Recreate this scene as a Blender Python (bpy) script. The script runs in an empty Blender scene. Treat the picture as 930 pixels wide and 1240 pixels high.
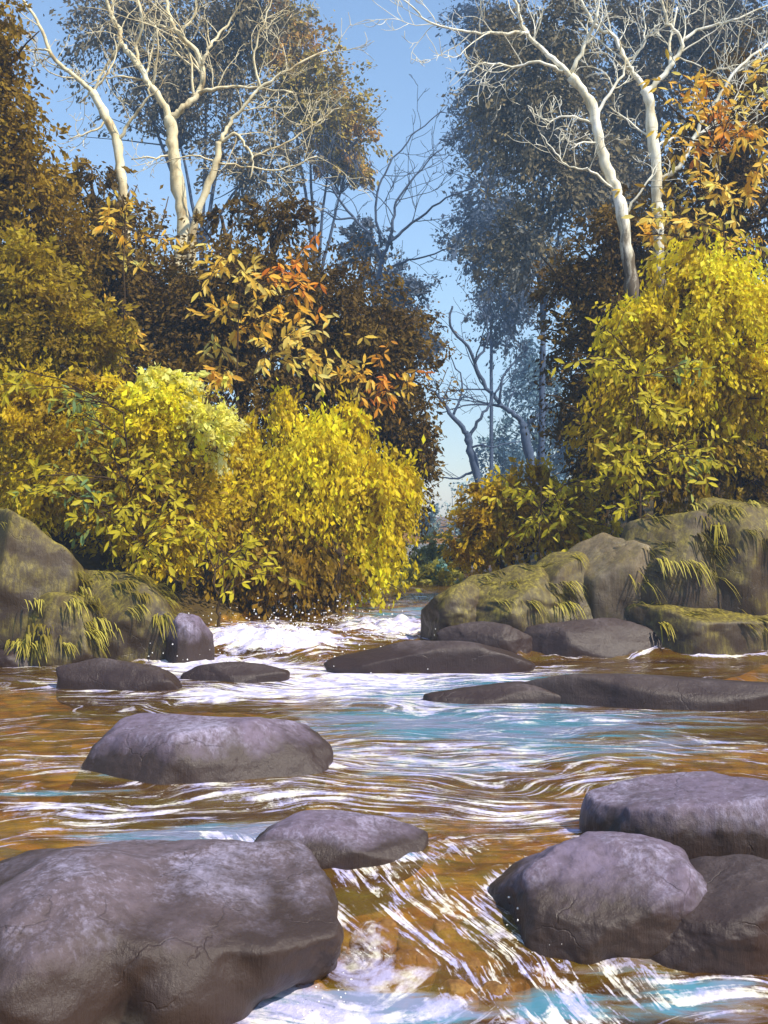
import bpy, bmesh, math
import numpy as np
from mathutils import Vector

scene = bpy.context.scene
COL = scene.collection
RNG = np.random.default_rng(11)
R = math.radians
F = 1330.0          # focal length in photo pixels (photo 930 x 1240)
CH = 2.2            # eye height above the pool


def P(px, py, d):
    return np.array([(px - 465) / F * d, d, CH + (620 - py) / F * d])


# ------------------------------------------------------------------ noise
def _hash(ix, iy, iz, seed):
    n = (ix * 374761393 + iy * 668265263 + iz * 2147483647 + seed * 974634777) & 0xFFFFFFFF
    n = ((n ^ (n >> 13)) * 1274126177) & 0xFFFFFFFF
    n = (n ^ (n >> 16)) & 0xFFFFFFFF
    return (n & 0xFFFF) / 65535.0


def vnoise(p, seed=0):
    p = np.asarray(p, float)
    i = np.floor(p).astype(np.int64)
    f = p - i
    f = f * f * (3 - 2 * f)
    x, y, z = i[..., 0], i[..., 1], i[..., 2]
    out = 0
    for dx in (0, 1):
        wx = f[..., 0] if dx else 1 - f[..., 0]
        for dy in (0, 1):
            wy = f[..., 1] if dy else 1 - f[..., 1]
            for dz in (0, 1):
                wz = f[..., 2] if dz else 1 - f[..., 2]
                out = out + wx * wy * wz * _hash(x + dx, y + dy, z + dz, seed)
    return out


def fbm(p, octv=4, seed=0, gain=0.5):
    p = np.asarray(p, float)
    a, s, t = 1.0, 0.0, 0.0
    for k in range(octv):
        s = s + a * (vnoise(p * 2 ** k + 17.3 * k, seed + k) - 0.5)
        t += a
        a *= gain
    return s / t * 2


def sstep(a, b, x):
    t = np.clip((np.asarray(x, float) - a) / (b - a), 0, 1)
    return t * t * (3 - 2 * t)


# ------------------------------------------------------------------ mesh helpers
def make_mesh(name, verts, faces, mat, parent=None, origin=None, smooth=False, colors=None, attrs=None):
    verts = np.asarray(verts, float)
    if parent is not None:
        origin = np.array(parent['_w'])
    elif origin is None:
        origin = np.zeros(3)
    origin = np.asarray(origin, float)
    me = bpy.data.meshes.new(name)
    v = (verts - origin).astype(np.float32)
    faces = np.asarray(faces, np.int32)
    nf, k = faces.shape
    me.vertices.add(len(v))
    me.vertices.foreach_set('co', v.ravel())
    me.loops.add(nf * k)
    me.loops.foreach_set('vertex_index', faces.ravel())
    me.polygons.add(nf)
    me.polygons.foreach_set('loop_start', np.arange(0, nf * k, k, dtype=np.int32))
    if smooth:
        me.polygons.foreach_set('use_smooth', np.ones(nf, bool))
    if colors is not None:
        a = me.attributes.new('tint', 'FLOAT_COLOR', 'POINT')
        c = np.ones((len(v), 4), np.float32)
        c[:, :3] = colors
        a.data.foreach_set('color', c.ravel())
    for an, av in (attrs or {}).items():
        a = me.attributes.new(an, 'FLOAT', 'POINT')
        a.data.foreach_set('value', np.asarray(av, np.float32))
    me.update(calc_edges=True)
    me.validate()
    me.materials.append(mat)
    o = bpy.data.objects.new(name, me)
    COL.objects.link(o)
    if parent is not None:
        o.parent = parent
        o['_w'] = list(origin)
    else:
        o.location = origin
        o['_w'] = list(origin)
    return o


def tag(o, label=None, cat=None, group=None, kind=None):
    if label: o['label'] = label
    if cat: o['category'] = cat
    if group: o['group'] = group
    if kind: o['kind'] = kind
    return o


def thing(name, label, cat, loc, group=None):
    o = bpy.data.objects.new(name, None)
    o.empty_display_size = 0.3
    COL.objects.link(o)
    o.location = loc
    o['_w'] = list(loc)
    return tag(o, label, cat, group)


class Tubes:
    """Collects tapered tubes into one mesh."""
    def __init__(self, n=6):
        self.v, self.f, self.n, self.c = [], [], n, 0

    def add(self, pts, rad, n=None):
        n = n or self.n
        pts = np.asarray(pts, float)
        rad = np.asarray(rad, float)
        t = np.gradient(pts, axis=0)
        t /= np.linalg.norm(t, axis=1)[:, None] + 1e-9
        ref = np.eye(3)[int(np.argmin(np.abs(t).max(0)))]
        a = np.cross(t, ref)
        a /= np.linalg.norm(a, axis=1)[:, None] + 1e-9
        b = np.cross(t, a)
        ang = np.linspace(0, 2 * np.pi, n, endpoint=False)
        ring = a[:, None] * np.cos(ang)[None, :, None] + b[:, None] * np.sin(ang)[None, :, None]
        v = pts[:, None] + ring * rad[:, None, None]
        m = len(pts)
        v = np.concatenate([v.reshape(-1, 3), pts[:1], pts[-1:]])
        f = []
        for i in range(m - 1):
            for j in range(n):
                k = (j + 1) % n
                f.append((i * n + j, i * n + k, (i + 1) * n + k, (i + 1) * n + j))
        for j in range(n):
            k = (j + 1) % n
            f.append((m * n, k, j, j))
            e = (m - 1) * n
            f.append((m * n + 1, e + j, e + k, e + k))
        self.v.append(v)
        self.f.append(np.array(f) + self.c)
        self.c += len(v)

    def build(self, name, mat, parent=None, **kw):
        f = np.concatenate(self.f)
        # split the caps (degenerate quads) off by duplicating faces as tris is not needed: collapse through bmesh-free from_pydata
        v = np.concatenate(self.v)
        quads = f[f[:, 2] != f[:, 3]]
        tris = f[f[:, 2] == f[:, 3]][:, :3]
        t2 = np.concatenate([quads[:, [0, 1, 2]], quads[:, [0, 2, 3]], tris])
        return make_mesh(name, v, t2, mat, parent, smooth=True, **kw)


def smooth_line(pts, sub=4, rng=RNG, wob=0.0):
    """Catmull-Rom resample of a polyline with a little crookedness."""
    p = np.asarray(pts, float)
    q = np.vstack([2 * p[0] - p[1], p, 2 * p[-1] - p[-2]])
    out = []
    for i in range(1, len(q) - 2):
        for s in np.linspace(0, 1, sub, endpoint=False):
            a, b, c, d = q[i - 1], q[i], q[i + 1], q[i + 2]
            out.append(0.5 * ((2 * b) + (-a + c) * s + (2 * a - 5 * b + 4 * c - d) * s * s + (-a + 3 * b - 3 * c + d) * s ** 3))
    out.append(p[-1])
    out = np.array(out)
    if wob:
        n = rng.normal(0, wob, out.shape)
        n[0] = 0
        out = out + n
    return out


# ------------------------------------------------------------------ materials
def new_mat(name):
    m = bpy.data.materials.new(name)
    m.use_nodes = True
    nt = m.node_tree
    nt.nodes.clear()
    out = nt.nodes.new('ShaderNodeOutputMaterial')
    return m, nt, out


class NB:
    """small node-building helper"""
    def __init__(self, nt):
        self.nt = nt

    def n(self, typ, **kw):
        nd = self.nt.nodes.new(typ)
        for k, v in kw.items():
            setattr(nd, k, v)
        return nd

    def link(self, a, b):
        self.nt.links.new(a, b)

    def val(self, sock, v):
        if hasattr(v, 'node') or isinstance(v, bpy.types.NodeSocket):
            self.link(v, sock)
        else:
            sock.default_value = v

    def math(self, op, a, b=None, c=None, clamp=False):
        nd = self.n('ShaderNodeMath', operation=op, use_clamp=clamp)
        self.val(nd.inputs[0], a)
        if b is not None: self.val(nd.inputs[1], b)
        if c is not None: self.val(nd.inputs[2], c)
        return nd.outputs[0]

    def ramp(self, fac, stops, interp='LINEAR'):
        nd = self.n('ShaderNodeValToRGB')
        cr = nd.color_ramp
        cr.interpolation = interp
        while len(cr.elements) > 1:
            cr.elements.remove(cr.elements[-1])
        for i, (pos, col) in enumerate(stops):
            e = cr.elements[0] if i == 0 else cr.elements.new(pos)
            e.position = pos
            e.color = (*col, 1) if len(col) == 3 else col
        self.link(fac, nd.inputs[0])
        return nd.outputs[0]

    def mix(self, fac, a, b, blend='MIX'):
        nd = self.n('ShaderNodeMix', data_type='RGBA', blend_type=blend)
        self.val(nd.inputs[0], fac)
        for s, v in ((nd.inputs[6], a), (nd.inputs[7], b)):
            if isinstance(v, tuple):
                s.default_value = (*v, 1)
            else:
                self.link(v, s)
        return nd.outputs[2]

    def noise(self, vec, scale=1.0, detail=4, rough=0.55, stretch=None, dist=0.0):
        if stretch is not None:
            mp = self.n('ShaderNodeMapping')
            mp.inputs['Scale'].default_value = stretch
            self.link(vec, mp.inputs['Vector'])
            vec = mp.outputs[0]
        nd = self.n('ShaderNodeTexNoise')
        nd.inputs['Scale'].default_value = scale
        nd.inputs['Detail'].default_value = detail
        nd.inputs['Roughness'].default_value = rough
        nd.inputs['Distortion'].default_value = dist
        self.link(vec, nd.inputs['Vector'])
        return nd.outputs[0]

    def attr(self, name, out='Fac'):
        nd = self.n('ShaderNodeAttribute', attribute_name=name)
        return nd.outputs[out]


def leaf_material(name, translucency=0.35, rough=0.55):
    m, nt, out = new_mat(name)
    b = NB(nt)
    col = b.attr('tint', 'Color')
    pb = b.n('ShaderNodeBsdfPrincipled')
    b.link(col, pb.inputs['Base Color'])
    pb.inputs['Roughness'].default_value = rough
    pb.inputs['Specular IOR Level'].default_value = 0.25
    tr = b.n('ShaderNodeBsdfTranslucent')
    b.link(col, tr.inputs['Color'])
    mx = b.n('ShaderNodeMixShader')
    mx.inputs[0].default_value = translucency
    b.link(pb.outputs[0], mx.inputs[1])
    b.link(tr.outputs[0], mx.inputs[2])
    b.link(mx.outputs[0], out.inputs[0])
    return m


def bark_material(name, c1, c2, c3, scale=6, rough=0.85, base=None):
    m, nt, out = new_mat(name)
    b = NB(nt)
    geo = b.n('ShaderNodeNewGeometry').outputs['Position']
    n1 = b.noise(geo, scale, 6, 0.6, (1, 1, 0.35))
    n2 = b.noise(geo, scale * 2.3, 4, 0.6, (0.5, 0.5, 2.4))
    col = b.ramp(n1, [(0.36, c1), (0.52, c2), (0.66, c3)])
    col = b.mix(b.ramp(n2, [(0.60, (0, 0, 0)), (0.72, (0.75,) * 3)]), col, c3)
    if base:      # old scaly bark low on the trunk
        sz = b.n('ShaderNodeSeparateXYZ')
        b.link(geo, sz.inputs[0])
        hh = b.math('ADD', sz.outputs[2], b.math('MULTIPLY', b.math('SUBTRACT', b.noise(geo, 5, 5, 0.7, (1.5, 1.5, 0.4)), 0.5), 5.0))
        col = b.mix(b.ramp(b.math('MULTIPLY', hh, 0.05), [(base[0] * 0.05, (0.92,) * 3), (base[1] * 0.05, (0, 0, 0))]), col, (0.075, 0.045, 0.02))
    pb = b.n('ShaderNodeBsdfPrincipled')
    b.link(col, pb.inputs['Base Color'])
    pb.inputs['Roughness'].default_value = rough
    pb.inputs['Specular IOR Level'].default_value = 0.2
    bp = b.n('ShaderNodeBump')
    bp.inputs['Strength'].default_value = 0.6
    bp.inputs['Distance'].default_value = 0.04
    b.link(n1, bp.inputs['Height'])
    b.link(bp.outputs[0], pb.inputs['Normal'])
    b.link(pb.outputs[0], out.inputs[0])
    return m


def rock_material(name, dry1, dry2, streak, wet, moss=0.0, moss_col=(0.12, 0.12, 0.02), wet_shade_z=0.12, wet_shade_span=0.22, attr_wl=True):
    m, nt, out = new_mat(name)
    b = NB(nt)
    geo = b.n('ShaderNodeNewGeometry')
    pos = geo.outputs['Position']
    sep = b.n('ShaderNodeSeparateXYZ')
    b.link(geo.outputs['Normal'], sep.inputs[0])
    nz = sep.outputs['Z']
    big = b.noise(pos, 1.6, 6, 0.6)
    fine = b.noise(pos, 14, 6, 0.65)
    stro = b.noise(pos, 5.0, 6, 0.72, (3.6, 3.6, 0.35), 0.3)
    col = b.mix(b.ramp(big, [(0.35, (0, 0, 0)), (0.65, (1, 1, 1))]), dry1, dry2)
    fib = b.noise(pos, 7.0, 6, 0.75, (6.5, 6.5, 0.22), 0.15)
    stro = b.math('ADD', b.math('MULTIPLY', stro, 0.5), b.math('MULTIPLY', fib, 0.5))
    sfac = b.ramp(b.math('ADD', stro, b.math('MULTIPLY', b.math('SUBTRACT', big, 0.5), 0.9)), [(0.47, (0, 0, 0)), (0.68, (0.72,) * 3)])
    col = b.mix(sfac, col, streak)
    # lichen freckles
    col = b.mix(b.ramp(fine, [(0.35, (0.45,) * 3), (0.55, (0, 0, 0))]), col, wet)
    # cracks
    wv = b.n('ShaderNodeTexNoise')
    wv.inputs['Scale'].default_value = 2.5
    wv.inputs['Detail'].default_value = 5
    b.link(pos, wv.inputs['Vector'])
    wm = b.n('ShaderNodeMix', data_type='VECTOR')
    wm.inputs[0].default_value = 0.35
    b.link(pos, wm.inputs[4]); b.link(wv.outputs['Color'], wm.inputs[5])
    cv = b.n('ShaderNodeTexVoronoi', feature='DISTANCE_TO_EDGE')
    cv.inputs['Scale'].default_value = 2.6
    b.link(wm.outputs[1], cv.inputs['Vector'])
    crack = b.ramp(cv.outputs['Distance'], [(0.0, (0, 0, 0)), (0.014, (1, 1, 1))])
    crack = b.math('MAXIMUM', crack, b.ramp(b.noise(pos, 1.9, 2, 0.5), [(0.44, (0, 0, 0)), (0.52, (1, 1, 1))]))
    col = b.mix(b.math('MULTIPLY', b.math('SUBTRACT', 1.0, crack), 0.4), col, tuple(c * 0.5 for c in wet))
    # wet base plus painted shade on the lower sides: follows the stone's own height
    up = b.attr('above')
    h = b.math('ADD', up, b.math('MULTIPLY', b.math('SUBTRACT', b.noise(pos, 3.0, 4, 0.6, (1, 1, 0.4)), 0.5), 0.5))
    wf = b.n('ShaderNodeMapRange')
    wf.inputs['From Min'].default_value = wet_shade_z
    wf.inputs['From Max'].default_value = wet_shade_z + wet_shade_span
    b.link(h, wf.inputs['Value'])
    dryf = wf.outputs[0]
    col = b.mix(dryf, wet, col)
    if moss:
        mn = b.noise(pos, 2.2, 5, 0.65)
        mf = b.math('MULTIPLY', b.math('ADD', nz, b.math('MULTIPLY', b.math('SUBTRACT', mn, 0.5), 3.0)), moss, clamp=True)
        brush = b.noise(pos, 6.0, 5, 0.7, (3.0, 3.0, 0.6), 0.5)
        mcol = b.mix(b.ramp(brush, [(0.45, (0, 0, 0)), (0.62, (1, 1, 1))]), moss_col, (moss_col[0] * 2.9, moss_col[1] * 3.1, moss_col[2] * 2.2))
        col = b.mix(mf, col, mcol)
    pb = b.n('ShaderNodeBsdfPrincipled')
    b.link(col, pb.inputs['Base Color'])
    rg = b.math('ADD', b.math('MULTIPLY', dryf, 0.32), 0.42)
    b.link(rg, pb.inputs['Roughness'])
    pb.inputs['Specular IOR Level'].default_value = 0.4
    bp = b.n('ShaderNodeBump')
    bp.inputs['Strength'].default_value = 0.55
    bp.inputs['Distance'].default_value = 0.03
    b.link(b.math('ADD', b.math('ADD', b.math('MULTIPLY', stro, 0.8), b.math('MULTIPLY', fine, 0.7)), b.math('MULTIPLY', crack, 0.3)), bp.inputs['Height'])
    b.link(bp.outputs[0], pb.inputs['Normal'])
    b.link(pb.outputs[0], out.inputs[0])
    return m


M = {}
M['leaf'] = leaf_material('leaf_autumn', 0.5)
M['leaf_dark'] = leaf_material('leaf_dark', 0.32, 0.75)
M['leaf_far'] = leaf_material('leaf_far', 0.2, 0.8)
M['grass'] = leaf_material('grass_blade', 0.3)
M['bark_pale'] = bark_material('bark_pale', (0.82, 0.74, 0.52), (0.70, 0.60, 0.37), (0.36, 0.27, 0.14), 3.5, base=(6.2, 8.0))
M['bark_white'] = bark_material('bark_white', (0.88, 0.86, 0.78), (0.80, 0.76, 0.60), (0.50, 0.42, 0.26), 3.5, base=(7.6, 9.2))
M['bark_dark'] = bark_material('bark_dark', (0.05, 0.028, 0.012), (0.075, 0.045, 0.018), (0.025, 0.014, 0.008))
M['bark_hazed'] = bark_material('bark_hazed', (0.06, 0.085, 0.14), (0.075, 0.10, 0.16), (0.05, 0.065, 0.11))  # blue distance haze painted into the bark colour
ROCK = dict(dry1=(0.18, 0.138, 0.20), dry2=(0.10, 0.068, 0.085), streak=(0.40, 0.36, 0.50), wet=(0.042, 0.025, 0.019), wet_shade_z=0.20, wet_shade_span=0.2)  # wet tone doubles as painted shade on the lower sides
M['rock'] = rock_material('river_rock', **ROCK)
M['rock_near'] = rock_material('river_rock_near', **{**ROCK, 'dry1': (0.145, 0.108, 0.13), 'dry2': (0.08, 0.055, 0.058), 'wet_shade_z': 0.27, 'wet_shade_span': 0.22})
M['ledge'] = rock_material('ledge_rock', (0.065, 0.044, 0.042), (0.045, 0.028, 0.024), (0.15, 0.12, 0.125), (0.034, 0.018, 0.014), wet_shade_z=0.26, wet_shade_span=0.3)
M['rock_moss'] = rock_material('mossy_rock', (0.095, 0.060, 0.020), (0.058, 0.034, 0.011), (0.17, 0.14, 0.09), (0.04, 0.024, 0.014), moss=0.95, moss_col=(0.10, 0.075, 0.014), wet_shade_z=0.1, wet_shade_span=0.5)
M['rock_pale'] = rock_material('pale_bank_rock', (0.27, 0.20, 0.12), (0.15, 0.10, 0.05), (0.42, 0.36, 0.27), (0.05, 0.032, 0.018), moss=0.25, moss_col=(0.12, 0.09, 0.018), wet_shade_z=0.15, wet_shade_span=0.4)
M['rock_amber'] = rock_material('amber_stone', (0.22, 0.095, 0.016), (0.10, 0.042, 0.010), (0.34, 0.19, 0.04), (0.30, 0.13, 0.022), wet_shade_z=-0.5, wet_shade_span=0.2)

# ------------------------------------------------------------------ terrain
_yl = np.array([-60, 4, 12, 14, 16, 18, 22, 26, 40, 80, 200, 700.])
_xl = np.array([-14, -11, -10.5, -9.5, -6.2, -3.1, -2.4, -1.6, -0.4, 1.0, 6.0, 25.])
_yr = np.array([-60, 4, 12, 14, 16, 18, 20, 22, 26, 40, 80, 200, 700.])
_xr = np.array([14, 11, 10.5, 9.5, 7.0, 5.0, 3.2, 1.9, 2.6, 4.4, 8.0, 17.0, 54.])


def water_z(y):
    y = np.asarray(y, float)
    return (0.42 * (0.45 * sstep(16.2, 17.4, y) + 0.55 * sstep(19.4, 21.2, y))
            - 0.36 * (1 - sstep(5.5, 7.3, y)))


def ground_z(x, y):
    x, y = np.broadcast_arrays(np.asarray(x, float), np.asarray(y, float))
    xl = np.interp(y, _yl, _xl)
    xr = np.interp(y, _yr, _xr)
    s = np.maximum(xl - x, x - xr)
    w = water_z(y)
    p = np.stack([x, y, np.zeros_like(x)], -1)
    n = fbm(p * 0.6, 4, 5)
    bed = w - 0.12 - 0.30 * sstep(0, 1.6, -s) + 0.10 * n * sstep(0, 0.8, -s)
    sp = np.maximum(s, 0)
    bank = w + 0.05 + 0.42 * np.minimum(sp, 7) + 0.10 * np.clip(sp - 7, 0, 60) + 0.25 * n * sstep(0, 3, sp)
    hill = sstep(34, 80, y) * np.clip(sp - 5, 0, 60) * 0.36 * (1 - 0.8 * sstep(160, 320, y))
    bank = bank + hill + fbm(p * 0.07, 3, 9) * 2.0 * sstep(6, 20, sp) * sstep(30, 60, y)
    return np.where(s < 0, bed, bank)


def gz(x, y):
    return float(ground_z(np.array([x]), np.array([y]))[0])


def build_ground():
    u = np.linspace(-1, 1, 241)
    xs = np.sinh(u * 4.4) / np.sinh(4.4) * 330
    ys = np.concatenate([np.linspace(-60, 3, 20), np.linspace(3.15, 26, 170), 26 + np.linspace(0, 1, 90)[1:] ** 2.2 * 474])
    X, Y = np.meshgrid(xs, ys)
    Z = ground_z(X, Y)
    v = np.stack([X, Y, Z], -1).reshape(-1, 3)
    nx, ny = len(xs), len(ys)
    i = np.arange(nx * ny).reshape(ny, nx)
    f = np.stack([i[:-1, :-1], i[:-1, 1:], i[1:, 1:], i[1:, :-1]], -1).reshape(-1, 4)
    m, nt, out = new_mat('forest_floor')
    b = NB(nt)
    pos = b.n('ShaderNodeNewGeometry').outputs['Position']
    above = b.attr('above')
    n1 = b.noise(pos, 0.9, 6, 0.6)
    n2 = b.noise(pos, 9, 5, 0.65)
    soil = b.ramp(n1, [(0.3, (0.035, 0.022, 0.008)), (0.5, (0.075, 0.048, 0.012)), (0.7, (0.12, 0.085, 0.015))])
    soil = b.mix(b.ramp(n2, [(0.55, (0, 0, 0)), (0.7, (0.6,) * 3)]), soil, (0.20, 0.13, 0.02))
    vor = b.n('ShaderNodeTexVoronoi')
    vor.inputs['Scale'].default_value = 4.5
    vor.inputs['Randomness'].default_value = 1.0
    warp = b.n('ShaderNodeMix', data_type='VECTOR')
    warp.inputs[0].default_value = 0.06
    b.link(pos, warp.inputs[4])
    nz3 = b.n('ShaderNodeTexNoise')
    nz3.inputs['Scale'].default_value = 3
    b.link(pos, nz3.inputs['Vector'])
    b.link(nz3.outputs['Color'], warp.inputs[5])
    b.link(warp.outputs[1], vor.inputs['Vector'])
    sp = b.n('ShaderNodeSeparateColor')
    b.link(vor.outputs['Color'], sp.inputs[0])
    cob = b.ramp(sp.outputs[0], [(0.0, (0.24, 0.085, 0.012)), (0.3, (0.40, 0.17, 0.018)), (0.6, (0.50, 0.26, 0.03)), (0.85, (0.30, 0.20, 0.03)), (1, (0.16, 0.10, 0.03))])
    n4 = b.noise(pos, 1.1, 5, 0.65)
    cob = b.mix(b.ramp(n4, [(0.42, (0, 0, 0)), (0.66, (0.8,) * 3)]), cob, (0.17, 0.062, 0.012))
    edge = b.ramp(vor.outputs['Distance'], [(0.35, (1, 1, 1)), (0.75, (0.35,) * 3)])
    cob = b.mix(1.0, cob, edge, 'MULTIPLY')
    fac = b.ramp(b.math('ADD', above, b.math('MULTIPLY', b.math('SUBTRACT', n2, 0.5), 0.15)), [(0.0, (0, 0, 0)), (0.10, (1, 1, 1))])
    col = b.mix(fac, cob, soil)
    pb = b.n('ShaderNodeBsdfPrincipled')
    b.link(col, pb.inputs['Base Color'])
    pb.inputs['Roughness'].default_value = 0.8
    pb.inputs['Specular IOR Level'].default_value = 0.2
    bp = b.n('ShaderNodeBump')
    bp.inputs['Strength'].default_value = 0.6
    bp.inputs['Distance'].default_value = 0.06
    b.link(b.math('ADD', n2, b.math('MULTIPLY', vor.outputs['Distance'], -0.8)), bp.inputs['Height'])
    b.link(bp.outputs[0], pb.inputs['Normal'])
    b.link(pb.outputs[0], out.inputs[0])
    above_v = (Z - water_z(Y)).ravel()
    o = make_mesh('ground', v, f, m, smooth=True, attrs={'above': above_v})
    tag(o, kind='structure')


# ------------------------------------------------------------------ water
def g2(px, py, x0, y0, rx, ry):
    return np.exp(-((px - x0) / rx) ** 2 - ((py - y0) / ry) ** 2)


def seg(px, py, pts, r):
    """soft distance mask to a polyline"""
    d = np.full(px.shape, 1e9)
    for (x0, y0), (x1, y1) in zip(pts[:-1], pts[1:]):
        dx, dy = x1 - x0, y1 - y0
        t = np.clip(((px - x0) * dx + (py - y0) * dy) / (dx * dx + dy * dy), 0, 1)
        d = np.minimum(d, np.hypot(px - x0 - t * dx, (py - y0 - t * dy) * 1.6))
    return np.exp(-(d / r) ** 2)


def build_water():
    ny = 520
    ys = 4.0 * (62 / 4.0) ** np.linspace(0, 1, ny)
    nx = 460
    t = np.linspace(-1, 1, nx)
    Y = np.repeat(ys[:, None], nx, 1)
    xl = np.interp(ys, _yl, _xl) - 0.5
    xr = np.interp(ys, _yr, _xr) + 0.5
    # keep the mesh fine inside the view
    half = 0.5 * ys + 3.5
    xl = np.maximum(xl, -half)
    xr = np.minimum(xr, half)
    X = xl[:, None] + (t[None] + 1) / 2 * (xr - xl)[:, None]
    W0 = water_z(Y)
    px = 465 + X / Y * F
    py = 620 + (CH - W0) / Y * F
    casc = sstep(5.7, 6.3, Y) * (1 - sstep(6.9, 7.5, Y))
    rap = sstep(15.2, 16.6, Y) * (1 - sstep(22.5, 25, Y))
    p3 = np.stack([X, Y, 0 * X], -1)
    # flow direction near the cascade: streaks run down to the right
    cx = np.interp(Y, [4, 5.5, 6.1, 6.6, 7.1, 8.2, 10, 14], [0.9, 0.75, 0.55, 0.15, -0.12, -0.7, -1.0, -0.5])
    vv = X - cx
    ff = seg(px, py, [(330, 1040), (470, 1062), (560, 1110), (640, 1175), (720, 1225)], 90)
    uv_u = Y * 1.0
    # height of the ripples
    rip = fbm(p3 * np.array([1.3, 3.2, 1]), 4, 21) * 0.030
    rip += fbm(np.stack([X * 0.35, Y * 1.1, 0 * X], -1), 2, 31) * 0.035
    fast = fbm(np.stack([vv * 5.0, Y * 1.4, 0 * X], -1), 4, 41) * 0.055
    chop = fbm(p3 * np.array([1.4, 2.0, 1]), 5, 51, 0.6) * 0.22 + np.abs(fbm(p3 * 3.1, 4, 55, 0.6)) * 0.24
    # foam amount
    fo = np.zeros_like(X)
    for x0, y0, rx, ry, a in [
            (430, 822, 170, 20, 0.58), (330, 775, 90, 16, 0.95), (470, 762, 90, 14, 0.55), (230, 803, 70, 12, 0.7), (560, 812, 120, 8, 0.75),
            (130, 828, 130, 10, 0.32), (540, 850, 130, 22, 0.30), (330, 838, 200, 12, 0.55), (700, 868, 160, 14, 0.22),
            (110, 985, 130, 18, 0.36), (380, 962, 220, 18, 0.40), (590, 985, 110, 24, 0.36), (660, 940, 200, 26, 0.25), (540, 905, 160, 26, 0.24),
            (60, 925, 80, 22, 0.30), (830, 905, 140, 20, 0.22), (560, 1030, 60, 20, 0.36), (60, 1010, 120, 10, 0.2), (440, 1040, 110, 12, 0.3),
            (430, 1160, 60, 50, 0.30), (390, 1225, 110, 24, 0.62), (540, 1215, 90, 26, 0.34), (830, 1195, 150, 34, 0.40), (650, 1230, 110, 24, 0.42), (300, 812, 160, 14, 0.6), (600, 822, 60, 8, 0.5)]:
        fo = np.maximum(fo, a * g2(px, py, x0, y0, rx, ry))
    fo = np.maximum(fo, 0.34 * seg(px, py, [(430, 1052), (500, 1075), (560, 1108), (625, 1150), (690, 1200), (740, 1240)], 42))
    fo = np.maximum(fo, 0.33 * seg(px, py, [(470, 1100), (540, 1150), (600, 1195)], 24))
    fo = np.maximum(fo, 0.40 * seg(px, py, [(650, 1125), (705, 1140), (745, 1185)], 20))
    fo = np.maximum(fo, 0.45 * seg(px, py, [(250, 1012), (330, 1022), (420, 1038), (500, 1045)], 10))
    rpl = (0.30 + 0.5 * np.clip(fbm(p3 * np.array([0.35, 0.7, 1]), 3, 77), -0.4, 0.6)) * (1 - sstep(15, 18, Y)) * (1 - ff) + 0.3 * g2(px, py, 560, 900, 300, 70) + 0.3 * g2(px, py, 250, 980, 350, 40)
    cn = vnoise(p3 * 4.0, 91)
    for (xc, yc, rx, ry) in FOOT:
        if rx < 0.2: continue
        q = np.hypot((X - xc) / rx, (Y - yc) / ry)
        m_ = min(rx, ry)
        fo = np.maximum(fo, 0.46 * cn * np.exp(-((q - 0.98) * m_ / 0.10) ** 2))
    te = np.zeros_like(X)  # patches of teal water and painted sky reflection
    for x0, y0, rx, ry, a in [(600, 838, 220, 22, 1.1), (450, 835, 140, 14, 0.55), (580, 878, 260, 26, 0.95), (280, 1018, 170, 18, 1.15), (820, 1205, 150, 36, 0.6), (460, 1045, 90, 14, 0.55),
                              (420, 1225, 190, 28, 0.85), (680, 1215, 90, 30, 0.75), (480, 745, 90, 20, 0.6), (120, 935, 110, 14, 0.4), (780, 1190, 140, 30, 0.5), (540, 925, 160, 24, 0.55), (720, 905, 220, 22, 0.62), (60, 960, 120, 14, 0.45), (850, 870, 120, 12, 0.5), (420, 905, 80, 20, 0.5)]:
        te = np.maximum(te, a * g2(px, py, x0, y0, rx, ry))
    Z = W0 + rip * (1 - 0.5 * ff) + fast * np.clip(ff + casc, 0, 1) * 0.9 + chop * rap * np.clip(fo * 1.6, 0.12, 1)
    v = np.stack([X, Y, Z], -1).reshape(-1, 3)
    i = np.arange(nx * ny).reshape(ny, nx)
    f = np.stack([i[:-1, :-1], i[:-1, 1:], i[1:, 1:], i[1:, :-1]], -1).reshape(-1, 4)

    m, nt, out = new_mat('stream_water')
    b = NB(nt)
    pos = b.n('ShaderNodeNewGeometry').outputs['Position']
    foam = b.attr('foam')
    teal = b.attr('teal')
    flow = b.attr('flow')
    cmb = b.n('ShaderNodeCombineXYZ')
    b.link(b.attr('across'), cmb.inputs[0])
    b.link(b.attr('along'), cmb.inputs[1])
    fv = cmb.outputs[0]
    lown = b.math('MULTIPLY', b.math('SUBTRACT', b.noise(pos, 0.33, 2, 0.5), 0.5), 3.6)
    wc = b.n('ShaderNodeCombineXYZ')
    b.link(lown, wc.inputs[1])
    wa = b.n('ShaderNodeVectorMath', operation='ADD')
    b.link(pos, wa.inputs[0]); b.link(wc.outputs[0], wa.inputs[1])
    wpos = wa.outputs[0]
    sA = b.noise(wpos, 1.0, 7, 0.62, (1.3, 8.0, 1), 0.5)
    sB = b.noise(fv, 1.0, 8, 0.68, (15.0, 2.6, 1), 1.3)
    st = b.n('ShaderNodeMix', data_type='FLOAT')
    b.link(flow, st.inputs[0]); b.link(sA, st.inputs[2]); b.link(sB, st.inputs[3])
    streak = st.outputs[0]
    brk = b.noise(pos, 26, 4, 0.7)
    raw = b.math('ADD', b.math('ADD', streak, b.math('MULTIPLY', foam, 0.52)), b.math('MULTIPLY', b.math('SUBTRACT', brk, 0.5), 0.22))
    ffac = b.ramp(raw, [(0.64, (0, 0, 0)), (0.70, (0.55,) * 3), (0.78, (1, 1, 1))])
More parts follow.
